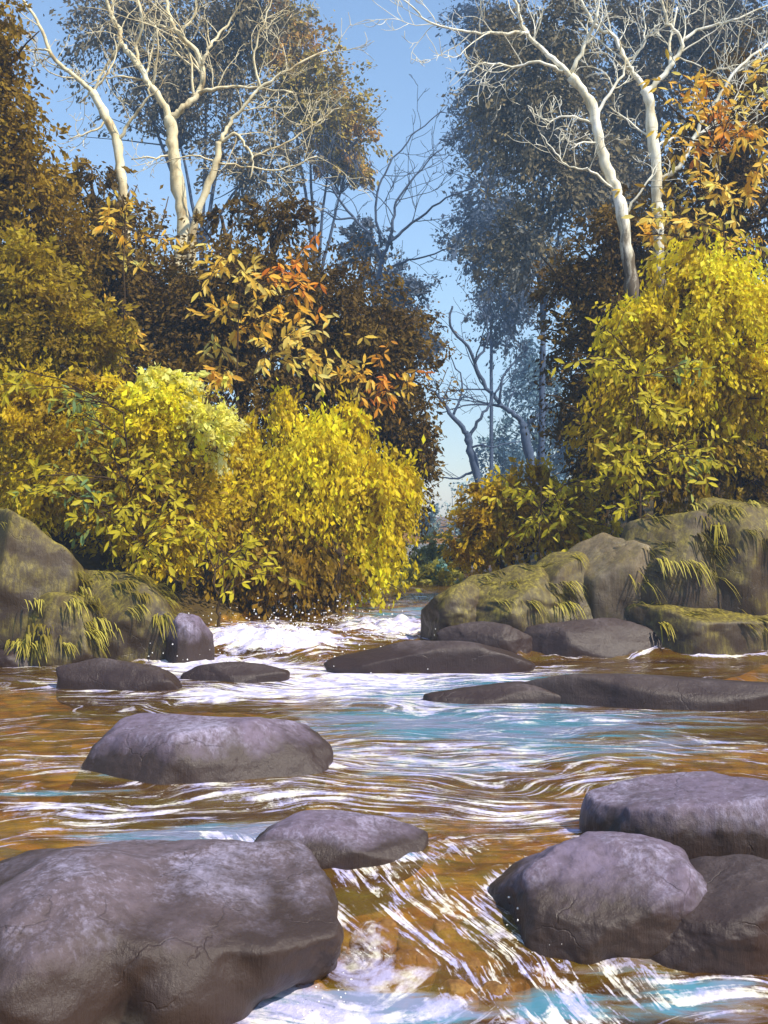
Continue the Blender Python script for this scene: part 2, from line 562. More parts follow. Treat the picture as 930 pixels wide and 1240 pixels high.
    sC = b.noise(wpos, 1.0, 6, 0.62, (1.7, 15, 1), 0.6)
    lraw = b.math('ADD', b.math('ADD', sC, b.math('MULTIPLY', b.attr('ripple'), 0.30)), b.math('MULTIPLY', b.math('SUBTRACT', brk, 0.5), 0.12))
    lfac = b.ramp(lraw, [(0.69, (0, 0, 0)), (0.80, (0.7,) * 3)])
    ffac = b.math('MAXIMUM', ffac, lfac)
    # water body: clear with an amber bed below, milky teal and blue sky reflection painted on in patches
    tr = b.n('ShaderNodeBsdfTransparent')
    tr.inputs[0].default_value = (0.98, 0.93, 0.80, 1)
    body = b.n('ShaderNodeBsdfDiffuse')
    tn = b.noise(pos, 1.0, 5, 0.65, (1.2, 6, 1), 0.4)
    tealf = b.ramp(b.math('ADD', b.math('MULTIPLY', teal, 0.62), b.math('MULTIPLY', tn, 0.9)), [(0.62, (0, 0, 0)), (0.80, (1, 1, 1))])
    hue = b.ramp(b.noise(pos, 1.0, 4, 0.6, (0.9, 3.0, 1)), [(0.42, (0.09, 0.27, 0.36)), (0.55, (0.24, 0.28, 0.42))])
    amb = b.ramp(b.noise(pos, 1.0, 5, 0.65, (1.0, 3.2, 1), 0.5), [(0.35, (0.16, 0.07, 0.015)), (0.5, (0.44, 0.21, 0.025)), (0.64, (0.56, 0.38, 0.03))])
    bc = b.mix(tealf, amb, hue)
    b.link(bc, body.inputs[0])
    mb = b.n('ShaderNodeMixShader')
    b.link(b.math('ADD', b.math('MULTIPLY', tealf, 0.62), 0.17), mb.inputs[0])
    b.link(tr.outputs[0], mb.inputs[1]); b.link(body.outputs[0], mb.inputs[2])
    gl = b.n('ShaderNodeBsdfGlossy')
    gl.inputs['Roughness'].default_value = 0.09
    fr = b.n('ShaderNodeFresnel')
    fr.inputs[0].default_value = 1.33
    bp = b.n('ShaderNodeBump')
    bp.inputs['Strength'].default_value = 0.5
    bp.inputs['Distance'].default_value = 0.05
    rp = b.noise(pos, 1.0, 5, 0.6, (3.5, 9, 1), 0.3)
    b.link(b.math('ADD', rp, b.math('MULTIPLY', streak, 0.6)), bp.inputs['Height'])
    b.link(bp.outputs[0], gl.inputs['Normal'])
    b.link(bp.outputs[0], fr.inputs['Normal'])
    mg = b.n('ShaderNodeMixShader')
    b.link(fr.outputs[0], mg.inputs[0]); b.link(mb.outputs[0], mg.inputs[1]); b.link(gl.outputs[0], mg.inputs[2])
    fm = b.n('ShaderNodeBsdfPrincipled')
    fcn = b.noise(pos, 5, 3, 0.6)
    b.link(b.ramp(fcn, [(0.42, (0.46, 0.44, 0.70)), (0.52, (0.74, 0.68, 0.76)), (0.62, (0.90, 0.86, 0.72))]), fm.inputs['Base Color'])
    fm.inputs['Roughness'].default_value = 0.7
    bp2 = b.n('ShaderNodeBump')
    bp2.inputs['Strength'].default_value = 0.5
    bp2.inputs['Distance'].default_value = 0.03
    b.link(brk, bp2.inputs['Height'])
    b.link(bp2.outputs[0], fm.inputs['Normal'])
    mf = b.n('ShaderNodeMixShader')
    b.link(ffac, mf.inputs[0]); b.link(mg.outputs[0], mf.inputs[1]); b.link(fm.outputs[0], mf.inputs[2])
    b.link(mf.outputs[0], out.inputs[0])
    o = make_mesh('water', v, f, m, smooth=True, attrs={
        'foam': fo.ravel(), 'teal': te.ravel(), 'flow': np.clip(ff * 1.3 + 0.4 * casc, 0, 1).ravel(),
        'ripple': rpl.ravel(), 'across': vv.ravel(), 'along': uv_u.ravel()})
    tag(o, kind='structure')

    # flying drops and spray lumps over the rapids
    bm_v, bm_f, c = [], [], 0
    ico = ICO(1)
    fm2, nt2, out2 = new_mat('spray_drops')
    pb = nt2.nodes.new('ShaderNodeBsdfPrincipled')
    pb.inputs['Base Color'].default_value = (0.9, 0.89, 0.86, 1)
    pb.inputs['Roughness'].default_value = 0.35
    nt2.links.new(pb.outputs[0], out2.inputs[0])
    spots = [(330, 775, 90, 17.6, 0.34, 170), (410, 770, 80, 18.2, 0.3, 120), (240, 800, 60, 16.6, 0.25, 80), (440, 815, 120, 16.3, 0.18, 100), (640, 1165, 60, 6.15, 0.06, 40), (400, 1210, 70, 5.6, 0.05, 26)]
    for sx, sy, rx, d, h, n in spots:
        for k in range(n):
            x = (sx + RNG.normal(0, rx * 0.55) - 465) / F * d
            y = d + RNG.normal(0, 0.04 * d)
            z = float(water_z(y)) + 0.05 + abs(RNG.normal(0, h * 0.7))
            s = RNG.uniform(0.003, 0.012) * (d / 17) ** 0.7
            e = np.array([s * RNG.uniform(0.7, 2.0), s, s * RNG.uniform(0.7, 1.6)])
            bm_v.append(ico[0] * e + [x, y, z]); bm_f.append(ico[1] + c); c += len(ico[0])
    o = make_mesh('water_spray', np.concatenate(bm_v), np.concatenate(bm_f), fm2, smooth=True)
    tag(o, 'white drops of spray flying over the rapids', 'water spray', kind='stuff')


_ico = {}


def ICO(sub):
    if sub not in _ico:
        bm = bmesh.new()
        bmesh.ops.create_icosphere(bm, subdivisions=sub, radius=1)
        bm.verts.ensure_lookup_table()
        v = np.array([x.co[:] for x in bm.verts])
        f = np.array([[y.index for y in x.verts] for x in bm.faces])
        bm.free()
        _ico[sub] = (v, f)
    return _ico[sub]


# ------------------------------------------------------------------ rocks
FOOT = []


def rock(label, cx, hw, top, wl, seed, mat='rock', z0=0.0, dr=0.8, facets=13, soft=38, tilt=0.0, sub=6, group=None,
         name='boulder', cat='boulder', rough=0.13, moss=None, up=0.62, power=2.2, fine=0.035, under=0.0, lobes=()):
    """cx, hw, top, wl: centre, half width, top and foot row in photo pixels; z0 the height of the foot."""
    d = (CH - z0) * F / (wl - 620)
    for _ in range(3):
        rx = hw / F * (d + hw / F * d * dr * 0.6)
        ry = rx * dr
        yc = d + ry * 0.75
    rx = hw * yc / F
    xc = (cx - 465) / F * yc
    ztop = CH + (620 - top) / F * (yc + 0.1 * ry)
    h = max(ztop - z0, 0.06)
    dirs, faces = ICO(sub)
    rng = np.random.default_rng(seed)
    # superellipsoid, then planes that shave facets off it
    r = (np.abs(dirs) ** power).sum(1) ** (-1 / power)
    acc = np.exp(-soft * r)
    for k in range(facets):
        n = rng.normal(size=3); n[2] = abs(n[2]) * 0.8
        n /= np.linalg.norm(n)
        off = rng.uniform(0.60, 0.96)
        dt = dirs @ n
        rr = np.where(dt > 0.05, off / np.maximum(dt, 0.05), 9)
        acc += np.exp(-soft * np.minimum(rr, 9))
    r = -np.log(acc) / soft
    v = dirs * r[:, None]
    v *= 1 / np.abs(v).max(0)
    sp = v * np.array([rx, ry, h]) * 0.9
    disp = fbm(sp / max(rx, h) * 1.7 + seed * 3.1, 4, seed) * rough + fbm(sp / max(rx, h) * 7 + seed, 3, seed + 3) * fine
    disp += -np.abs(fbm(sp / max(rx, h) * 2.6 + 9 + seed, 3, seed + 7)) * rough * 0.5
    v = v * (1 + disp)[:, None]
    v[:, :2] -= (v[:, :2].max(0) + v[:, :2].min(0)) / 2
    v[:, :2] /= v[:, :2].max(0)
    v[:, 2] /= v[:, 2].max()
    v[:, :2] *= (1 - under * np.clip(-v[:, 2], 0, 1))[:, None]
    v[:, 2] += tilt * v[:, 0]
    low = 0.75 * h + 0.12
    zc = z0 + h * (1 - up)
    z = np.where(v[:, 2] > 0, v[:, 2] * h * up, v[:, 2] * low)
    vz = zc + z
    k = (z0 + h) / 1.0
    w = np.stack([xc + v[:, 0] * rx, yc + v[:, 1] * ry, vz], 1)
    for (lx, ly, lz, ax_, ay_, az_) in lobes:      # rounded bulges that swell out of the same mass
        c0, r0 = np.array([lx, ly, lz]), np.array([ax_, ay_, az_])
        dv = w - c0
        qn = np.linalg.norm(dv / r0, axis=1)
        qs = (qn ** 9 + (1 + 0.07 * fbm(w * 2.0, 3, seed + 5)) ** 9) ** (1 / 9)
        w = c0 + dv / np.maximum(qn, 1e-3)[:, None] * qs[:, None]
        w = w + (w - w.mean(0)) * (fbm(w * 5.0, 4, seed + 6) * 0.02 - np.abs(fbm(w * 2.2, 3, seed + 8)) * 0.05)[:, None]
    FOOT.append((xc, yc, rx, ry))
    base = np.array([xc, yc, z0])
    o = make_mesh(name, w, faces, M[mat], origin=base, smooth=True, attrs={'above': (w[:, 2] - z0) / h * 0.5})
    tag(o, label, cat, group)
    if moss:
        grass_cap(o, w, faces, seed, **moss)
    return o


def grass_cap(o, w, faces, seed, n=26, blades=22, length=0.38, cols=((0.30, 0.25, 0.03), (0.46, 0.40, 0.07), (0.20, 0.155, 0.02)), lean=(0.6, -0.5), xr=(0, 1), zmin=0.45, width=0.011):
    """Clumps of drooping moss and grass blades growing on a rock: part 'moss'."""
    rng = np.random.default_rng(seed + 99)
    a, b, c = w[faces[:, 0]], w[faces[:, 1]], w[faces[:, 2]]
    nr = np.cross(b - a, c - a)
    ar = np.linalg.norm(nr, axis=1) + 1e-12
    nr /= ar[:, None]
    ce = (a + b + c) / 3
    x01 = (ce[:, 0] - w[:, 0].min()) / np.ptp(w[:, 0])
    ok = (nr[:, 2] > 0.15) & (nr[:, 1] < 0.55) & (x01 >= xr[0]) & (x01 <= xr[1]) & (ce[:, 2] > w[:, 2].min() + np.ptp(w[:, 2]) * zmin)
    idx = np.where(ok)[0]
    if not len(idx): return
    pick = rng.choice(idx, max(6, int(n * 0.9)), p=ar[idx] / ar[idx].sum())
    for q in pick:
        V, Fc, Cc, cnt = [], [], [], 0
        ln0 = length * 0.62 * rng.uniform(0.6, 1.2)
        dir0 = np.array([lean[0] + rng.normal(0, 0.3), lean[1] + rng.normal(0, 0.25), 0])
        tcol = np.array(cols[rng.integers(len(cols))])
        for k in range(int(blades * 0.55)):
            p0 = ce[q] + rng.normal(0, 1, 3) * np.array([0.08, 0.06, 0.015]) + nr[q] * 0.005
            d0 = nr[q] * 0.3 + dir0 * 0.8 + rng.normal(0, 0.12, 3)
            d0 /= np.linalg.norm(d0)
            ln = ln0 * rng.uniform(0.6, 1.2)
            side = np.cross(d0, [0, 0, 1.0]) + np.array([0.3, 0, 0])
            side /= np.linalg.norm(side)
            pts = [p0 + d0 * ln * s + np.array([0, 0, -0.9]) * ln * s * s for s in (0, 0.35, 0.7, 1.0)]
            wd = np.array([0.8, 1.0, 0.7, 0.12]) * width * rng.uniform(0.7, 1.4)
            vv = []
            for pt, ww in zip(pts, wd):
                vv += [pt - side * ww, pt + side * ww]
            V.append(vv)
            Fc += [(cnt + 2 * j, cnt + 2 * j + 1, cnt + 2 * j + 3, cnt + 2 * j + 2) for j in range(3)]
            Cc.append(np.repeat((tcol * rng.uniform(0.7, 1.3))[None], 8, 0))
            cnt += 8
        make_mesh('moss_tuft', np.concatenate(V), np.array(Fc), M['grass'], parent=o, colors=np.concatenate(Cc))


# ------------------------------------------------------------------ foliage
def leaf_mesh(cen, axis, nrm, ln, wd, col, big=False):
    """Leaves as folded diamonds (or fuller six-point blades when big). All arrays (n, ...)."""
    axis = axis / (np.linalg.norm(axis, axis=1)[:, None] + 1e-9)
    side = np.cross(axis, nrm)
    side /= np.linalg.norm(side, axis=1)[:, None] + 1e-9
    up = np.cross(side, axis)
    n = len(cen)
    A = lambda a, s, u: cen + axis * (ln * a)[:, None] + side * (wd * s)[:, None] + up * (wd * u)[:, None]
    o = np.ones(n)
    if big:
        vs = [A(-0.5 * o, 0 * o, 0 * o), A(-0.2 * o, -0.85 * o, 0.28 * o), A(0.15 * o, -0.9 * o, 0.3 * o), A(0.5 * o, 0 * o, -0.2 * o), A(0.15 * o, 0.9 * o, 0.3 * o), A(-0.2 * o, 0.85 * o, 0.28 * o), A(0 * o, 0 * o, 0.05 * o)]
        fs = [(0, 6, 1), (1, 6, 2), (2, 6, 3), (3, 6, 4), (4, 6, 5), (5, 6, 0)]
    else:
        vs = [A(-0.5 * o, 0 * o, 0 * o), A(0.05 * o, -o, 0.3 * o), A(0.5 * o, 0 * o, 0 * o), A(0.05 * o, o, 0.3 * o)]
        fs = [(0, 2, 1), (0, 3, 2)]
    k = len(vs)
    V = np.stack(vs, 1).reshape(-1, 3)
    base = (np.arange(n) * k)[:, None, None]
    Fc = (np.array(fs)[None] + base).reshape(-1, 3)
    C = np.repeat(col, k, 0)
    return V, Fc, C


def pal_pick(pal, t):
    pal = np.asarray(pal, float)
    x = np.clip(t, 0, 0.9999) * (len(pal) - 1)
    i = x.astype(int)
    f = (x - i)[:, None]
    return pal[i] * (1 - f) + pal[np.minimum(i + 1, len(pal) - 1)] * f


def crown(blobs, pal, nleaf, ln, rng, droop=0.4, per=46, wide=0.45, clump=0.17, seed=0, fill=0.35, gaps=0.25, flat=0.8):
    tot = sum(b[3] * b[4] * b[6] for b in blobs)
    out = []
    for bi, (cx, cy, cz, rx, rz, ry, wgt, bp) in enumerate(blobs):
        n = int(nleaf * rx * rz * wgt / tot) if False else int(nleaf * b_w(blobs, bi))
        nc = max(4, n // per)
        d = rng.normal(size=(nc * 2, 3)); d /= np.linalg.norm(d, axis=1)[:, None]
        bump = 0.80 + 0.85 * fbm(d * 2.4 + seed + bi * 5.7, 3, seed + bi)
        stray = rng.random(nc * 2) < 0.16
        rad = np.where(rng.random(nc * 2) < fill, rng.random(nc * 2) ** 0.5 * 0.9, rng.uniform(0.80, 1.06, nc * 2)) * bump
        rad = np.where(stray, rng.uniform(0.95, 1.36, nc * 2), rad)
        cc = np.array([cx, cy, cz]) + d * rad[:, None] * np.array([rx, ry, rz])
        g = vnoise(cc * (2.6 / max(rx, rz)) + seed * 1.7 + 40, seed + 3)
        keep = np.where(g > gaps)[0][:nc]
        cc, d, stray = cc[keep], d[keep], stray[keep]
        nc = len(cc)
        rm = clump * (rx * ry * rz) ** (1 / 3)
        m = rng.poisson(per, nc)
        m = np.where(stray, m // 3, m)
        idx = np.repeat(np.arange(nc), m)
        nl = len(idx)
        csz = rng.uniform(0.5, 1.4, nc) * np.where(stray, 0.6, 1)
        sa = d * 0.7 + rng.normal(0, 0.35, (nc, 3)) + np.array([0, 0, -droop])
        sa /= np.linalg.norm(sa, axis=1)[:, None]
        pos = cc[idx] + rng.normal(0, 0.6, (nl, 3)) * (rm * csz[idx])[:, None] + sa[idx] * (rng.normal(0, 1.35, nl) * rm * csz[idx] * flat)[:, None]
        ax = sa[idx] * 1.0 + rng.normal(0, 0.5, (nl, 3)) + np.array([0, 0, -droop * 0.6])
        nm = rng.normal(0, 0.8, (nl, 3)) + np.array([0, -0.5, 0.5])
        L = ln * rng.uniform(0.55, 1.35, nl) * rng.uniform(0.65, 1.35, nc)[idx]
        pcur = bp if bp is not None else pal
        ct = vnoise(cc * (2.0 / max(rx, rz)) + 3.3 + seed, seed + 9) * 0.6 + rng.random(nc) * 0.4
        t = np.clip((ct - 0.2) / 0.6, 0, 1)[idx] * 0.85 + rng.random(nl) * 0.15
        col = pal_pick(pcur, t) * rng.uniform(0.8, 1.2, nl)[:, None] * rng.uniform(0.8, 1.2, nc)[idx][:, None]
        out.append(leaf_mesh(pos, ax, nm, L, L * wide * rng.uniform(0.5, 1.0, nl) * 0.7, np.clip(col, 0, 0.9)))
    V, Fc, C, o = [], [], [], 0
    for v, f, c in out:
        V.append(v); Fc.append(f + o); C.append(c); o += len(v)
    return np.concatenate(V), np.concatenate(Fc), np.concatenate(C)


def b_w(blobs, i):
    a = np.array([b[3] * b[4] * b[6] for b in blobs])
    return a[i] / a.sum()


def plant(name, label, cat, depth, blobs, pal, nleaf, ln, group=None, leafmat='leaf', barkmat='bark_dark', base_px=None, tr=0.12,
          droop=0.4, seed=0, foliage='foliage', trunk='trunk', stems=1, thick=0.8, **kw):
    """blobs: (px, py, rx_px, ry_px[, depth offset[, weight[, palette]]])"""
    rng = np.random.default_rng(seed + 1000)
    B = []
    for bl in blobs:
        px, py, rxp, ryp = bl[:4]
        dd = depth + (bl[4] if len(bl) > 4 else 0)
        w = bl[5] if len(bl) > 5 else 1.0
        bp = bl[6] if len(bl) > 6 else None
        c = P(px, py, dd)
        rx, rz = rxp * dd / F, ryp * dd / F
        B.append((c[0], c[1], c[2], rx, rz, min(rx, rz) * thick, w, bp))
    bx = base_px if base_px is not None else np.mean([b[0] for b in blobs])
    x0 = (bx - 465) / F * depth
    z0 = gz(x0, depth)
    base = np.array([x0, depth, z0 - 0.05])
    t = thing(name, label, cat, base, group)
    tb = Tubes(7)
    cs = np.array([[b[0], b[1], b[2]] for b in B])
    top = cs.mean(0)
    hub = base * 0.45 + top * 0.55
    hub[:2] = base[:2] * 0.7 + top[:2] * 0.3
    if hub[2] < base[2] + 0.3:
        hub[2] = base[2] + 0.3
    for s in range(stems):
        off = rng.normal(0, 0.25 if stems > 1 else 0, 3) * np.array([1, 0.6, 0])
        l = smooth_line([base + off, base * 0.6 + hub * 0.4 + rng.normal(0, 0.08, 3) + off * 1.4, hub + off * 2], 4, rng, 0.01)
        tb.add(l, np.linspace(tr, tr * 0.6, len(l)))
        for i, b in enumerate(B):
            if stems > 1 and i % stems != s and len(B) > stems:
                continue
            c = np.array(b[:3])
            l2 = smooth_line([hub + off * 2, hub * 0.5 + c * 0.5 + rng.normal(0, 0.1, 3), c], 4, rng, 0.02)
            tb.add(l2, np.linspace(tr * 0.55, tr * 0.18, len(l2)), 6)
            for q in range(14 if b[6] > 0.5 else 4):
                e = c + rng.normal(0, 0.42 if q < 5 else 0.62, 3) * np.array([b[3], b[5], b[4]])
                l3 = smooth_line([l2[-3], (l2[-3] + e) / 2 + rng.normal(0, 0.08, 3), e], 3, rng, 0.02)
                tb.add(l3, np.linspace(tr * 0.22, tr * 0.06, len(l3)), 5)
    tb.build(trunk, M[barkmat], t)
    V, Fc, C = crown(B, pal, nleaf, ln, rng, droop=droop, seed=seed, **kw)
    make_mesh(foliage, V, Fc, M[leafmat], parent=t, colors=C)
    return t


# ------------------------------------------------------------------ bare trees
def twig_tree(tb, pts, r0, r1, rng, depth_lv, k, ratio=1.0, spread=0.9, dens=1.0, lift=0.35, flat=0.6, minr=0.012):
    """Adds a limb and its random side twigs."""
    L = np.linalg.norm(np.diff(pts, axis=0), axis=1).sum()
    rad = np.linspace(r0, r1, len(pts))
    tb.add(pts, rad, 8 if r0 > 0.1 else (6 if r0 > 0.04 else 4))
    if depth_lv <= 0:
        return
    n = max(1, int(round((1.9 + L / k * 0.034) * dens)))
    for _q in range(n):
        s = rng.uniform(0.22, 0.98)
        i = min(int(s * (len(pts) - 1)), len(pts) - 2)
        p0 = pts[i] + (pts[i + 1] - pts[i]) * rng.random()
        tang = pts[i + 1] - pts[i]
        tang /= np.linalg.norm(tang) + 1e-9
        rr = rad[i] * rng.uniform(0.3, 0.5)
        if rr < minr * 0.5: rr = minr * 0.5
        ln = L * rng.uniform(0.3, 0.75) * (1.15 - 0.5 * s) * ratio
        ang = rng.uniform(0.5, 1.15) * rng.choice([-1, 1])
        ax = np.array([rng.normal(0, flat * 0.5), 1, rng.normal(0, flat * 0.5)])
        ax /= np.linalg.norm(ax)
        d = tang * math.cos(ang) + np.cross(ax, tang) * math.sin(ang) + np.array([0, rng.normal(0, 0.25), 0])
        d += np.array([0, 0, lift * 0.5])
        d /= np.linalg.norm(d)
        m = 9
        q = [p0]
        bend = rng.normal(0, 0.10) * ax
        cur = d.copy()
        for j in range(m):
            cur = cur + np.cross(bend, cur) + rng.normal(0, 0.13, 3) * np.array([1, 0.7, 1]) + np.array([0, 0, 0.05 * lift / 0.35])
            cur /= np.linalg.norm(cur)
            q.append(q[-1] + cur * ln / m)
        twig_tree(tb, np.array(q), max(rr, minr * 0.55), max(minr * 0.35, rr * 0.25), rng, depth_lv - 1, k, 0.95, spread, dens * 0.82, lift, flat, minr)


def bare_tree(name, label, depth, trunk, limbs, mat, r_px, seed, group=None, levels=3, dens=1.0, minr=0.014, base_off=0.0, cat='bare tree', wob=None, lift=0.35):
    """trunk: pixel polyline from the ground upwards; limbs: [(start radius px, end radius px, pixel polyline)]"""
    rng = np.random.default_rng(seed)
    k = depth / F
    wob = 0.9 * k if wob is None else wob
    off = lambda n: np.cumsum(rng.normal(0, 0.10 * k * 60, n))
    tp = [P(x, y, depth) for x, y in trunk]
    x0 = tp[0][0]
    base = np.array([x0 + base_off, depth, gz(x0 + base_off, depth) - 0.1])
    t = thing(name, label, cat, base, group)
    pts = tp if tp[0][2] < base[2] + 0.3 else [base, base * 0.5 + tp[0] * 0.5 + np.array([0.08, 0, 0])] + tp
    l = smooth_line(pts, 5, rng, wob * 0.75)
    tb = Tubes(10)
    rr = np.linspace(r_px[0], r_px[1], len(l)) * k * 0.74
    rr *= 1 + 0.11 * rng.normal(size=len(l))
    rr[:3] *= 1.2
    tb.add(l, rr, 12)
    tb.build('trunk', M[mat], t)
    for (ra, rb, pl) in limbs:
        pp = np.array([P(x, y, depth) for x, y in pl])
        pp[1:, 1] += off(len(pp) - 1)
        # keep the picture position while the limb leaves the trunk's plane
        for i in range(1, len(pp)):
            pp[i] = P(pl[i][0], pl[i][1], pp[i][1])
        ll = smooth_line(pp, 5, rng, wob)
        tb = Tubes(6)
        twig_tree(tb, ll, ra * k * 0.56, max(rb * k * 0.6, minr * 0.5), rng, levels, k, dens=dens, minr=minr, lift=lift)
        tb.build('branch', M[mat], t)
    return t


# ------------------------------------------------------------------ leaf sprays on saplings
def sapling(name, label, cat, depth, base_px, trunk_top, sprays, seed, pal, group=None, ln=0.26, tr=0.032, mat='leaf', bark='bark_dark'):
    """sprays: (px, py, r_px, n, palette or None)"""
    rng = np.random.default_rng(seed)
    x0 = (base_px - 465) / F * depth
    base = np.array([x0, depth, gz(x0, depth) - 0.05])
    t = thing(name, label, cat, base, group)
    top = P(*trunk_top, depth)
    l = smooth_line([base, base * 0.5 + top * 0.5 + rng.normal(0, 0.12, 3), top], 8, rng, 0.02)
    tb = Tubes(7)
    tb.add(l, np.linspace(tr, tr * 0.35, len(l)))
    LV, LF, LC, o = [], [], [], 0
    for (px, py, rp, n, pl) in sprays:
        dd = depth + rng.uniform(-0.5, 0.5)
        c = P(px, py, dd)
        r = rp * dd / F
        i = int(np.argmin(np.linalg.norm(l - (c - np.array([0, 0, 0.3])), axis=1) + np.where(l[:, 2] > c[2] + 0.8, 3, 0)))
        br = smooth_line([l[i], (l[i] + c) / 2 + np.array([0, 0, 0.15]) + rng.normal(0, 0.05, 3), c + np.array([0, 0, r * 0.35])], 5, rng, 0.01)
        tb.add(br, np.linspace(tr * 0.4, 0.010, len(br)), 5)
        ntw = max(5, n // 4)
        done = 0
        for q in range(ntw):
            e = c + rng.normal(0, 0.72, 3) * r * np.array([1, 0.6, 0.9])
            s0 = br[-1 - rng.integers(0, min(12, len(br) - 1))]
            tw = smooth_line([s0, (s0 + e) / 2 + np.array([0, 0, 0.06 * r]), e], 3, rng, 0.006)
            tb.add(tw, np.linspace(0.008, 0.004, len(tw)), 4)
            m = int(np.ceil(1.75 * n / ntw))
            for j in range(m):
                a = tw[rng.integers(len(tw) // 3, len(tw))]
                dv = (e - s0) / (np.linalg.norm(e - s0) + 1e-6) * 0.5 + rng.normal(0, 0.75, 3) * np.array([1, 0.4, 0.8]) + np.array([0, 0, -0.55])
                dv /= np.linalg.norm(dv)
                L = ln * rng.uniform(0.6, 1.25)
                nm = np.array([rng.normal(0, 0.4), -0.9, 0.45 + rng.normal(0, 0.3)])
                pcur = pl or pal
                col = pal_pick(pcur, np.array([rng.random()]))[0] * rng.uniform(0.85, 1.15)
                LV.append((a + dv * L * 0.55, dv, nm, L, L * rng.uniform(0.12, 0.19), np.clip(col, 0, 0.92)))
    tb.build('trunk', M[bark], t)
    V, Fc, C = leaf_mesh(np.array([q[0] for q in LV]), np.array([q[1] for q in LV]), np.array([q[2] for q in LV]),
                         np.array([q[3] for q in LV]), np.array([q[4] for q in LV]), np.array([q[5] for q in LV]), big=True)
    make_mesh('foliage', V, Fc, M[mat], parent=t, colors=C)
    return t


# ================================================================== BUILD
build_ground()

# ---- rocks in the stream
rock('long low purple grey boulder lying alone in the left of the pool', 245, 158, 866, 946, 4, dr=0.62, sub=7, rough=0.12, up=0.7)
rock('flat grey stone barely above the water in the middle of the stream', 408, 112, 987, 1040, 8, dr=0.6, up=0.7)
rock('broad low mass of dark brown rock with two rounded bulges filling the near left corner', 158, 268, 1034, 1192, 14, 'rock_near', dr=0.66, sub=7, up=0.62, z0=-0.22, power=2.1, facets=11, soft=45, under=0.10, rough=0.15, fine=0.05,
     lobes=[(-1.70, 6.0, -0.20, 0.54, 0.92, 0.49), (-1.04, 6.02, -0.26, 0.42, 0.70, 0.40)])
G = 'boulders near the right edge'
rock('big purple grey boulder with a broad pale front face right of the cascade', 728, 142, 1010, 1140, 36, 'rock', dr=0.72, sub=7, up=0.75, group=G, z0=-0.2, power=2.5, facets=8)
rock('long purple grey boulder rising behind the pale fronted one near the right edge', 880, 178, 936, 1045, 37, 'rock', dr=0.6, sub=7, up=0.72, group=G, z0=-0.05, power=2.3, facets=8)
rock('dark brown wet rock wedged below the long boulder at the right edge', 870, 135, 1045, 1182, 41, 'ledge', dr=0.7, sub=7, up=0.7, group=G, z0=-0.34)
rock('low half sunk slab in the water under the right boulders', 790, 85, 1128, 1180, 44, 'ledge', dr=0.5, sub=6, up=0.6, group=G, z0=-0.36)
# ---- ledges across the rapids
G = 'low ledges of dark rock across the stream'
rock('longest dark brown ledge reaching to the right edge of the stream', 800, 205, 812, 858, 51, 'ledge', dr=0.36, sub=6, up=0.75, group=G, name='rock_ledge', cat='rock ledge', power=3.2)
rock('thin grey tongue of rock at the tip of the longest ledge', 600, 88, 826, 852, 53, 'ledge', dr=0.35, sub=6, up=0.75, group=G, name='rock_ledge', cat='rock ledge', power=3.2)
rock('flat purple brown ledge in the middle of the far rapids', 520, 128, 773, 806, 57, 'ledge', dr=0.3, sub=6, up=0.75, group=G, z0=0.1, name='rock_ledge', cat='rock ledge', power=3.2)
rock('low dark ledge at the foot of the mossy left boulders', 150, 82, 796, 834, 59, 'ledge', dr=0.4, sub=6, up=0.75, group=G, name='rock_ledge', cat='rock ledge', power=3.2)
rock('small dark flat rock in the foam between two ledges', 285, 66, 802, 822, 61, 'ledge', dr=0.4, sub=5, up=0.75, group=G, z0=0.05, name='rock_ledge', cat='rock ledge', power=3.2)
# ---- left bank
G = 'mossy boulders on the left bank'
mo = dict(n=34, blades=26, length=0.42, lean=(0.75, -0.35))
rock('tallest brown boulder with a mossy top at the left edge of the bank', 25, 82, 615, 800, 72, 'rock_moss', dr=0.9, power=3.0, facets=8, group=G, moss=dict(n=12, blades=20, length=0.3, lean=(0.7, -0.4)))
rock('sloping mossy boulder running down from the tallest one to the foam', 140, 112, 685, 800, 73, 'rock_moss', dr=0.8, group=G, tilt=-0.42, power=2.6, facets=8, moss=dict(n=60, blades=34, length=0.5, lean=(0.8, -0.4), xr=(0.2, 1), zmin=0.5), sub=6)
rock('small moss covered rock in front of the tallest left boulder', 78, 58, 718, 806, 75, 'rock_moss', dr=0.7, group=G, tilt=-0.2, moss=dict(n=26, blades=30, length=0.38, lean=(0.7, -0.5), zmin=0.55))
rock('bare purple grey stone at the waterside end of the mossy left boulders', 227, 32, 742, 800, 77, 'rock', dr=0.8, group=G, z0=0.05)
rock('low black brown rock in the water at the left edge', 35, 70, 776, 806, 79, 'ledge', dr=0.6, group=G)
# ---- right bank
G = 'boulders on the right bank'
rock('dark rounded boulder nearest the gap where the stream comes out', 560, 52, 703, 775, 83, 'rock_moss', dr=0.8, group=G, z0=0.2)
rock('brown boulder with a yellow tuft beside the ochre bush', 620, 78, 684, 780, 85, 'rock_moss', dr=0.8, group=G, z0=0.15, moss=dict(n=16, blades=26, length=0.42, lean=(0.75, -0.4), zmin=0.6))
rock('broad brown boulder with hanging grass below the ochre bush', 680, 80, 668, 782, 87, 'rock_moss', dr=0.8, group=G, z0=0.1, moss=dict(n=14, blades=26, length=0.45, lean=(0.6, -0.45), zmin=0.65))
rock('paler bare boulder in the middle of the right bank', 750, 84, 645, 785, 89, 'rock_pale', dr=0.8, group=G, z0=0.05)
rock('tall boulder thick with draped yellow grass on the right bank', 820, 80, 618, 782, 91, 'rock_moss', dr=0.8, group=G, z0=0.1, moss=dict(n=50, blades=34, length=0.55, lean=(0.75, -0.4), zmin=0.6))
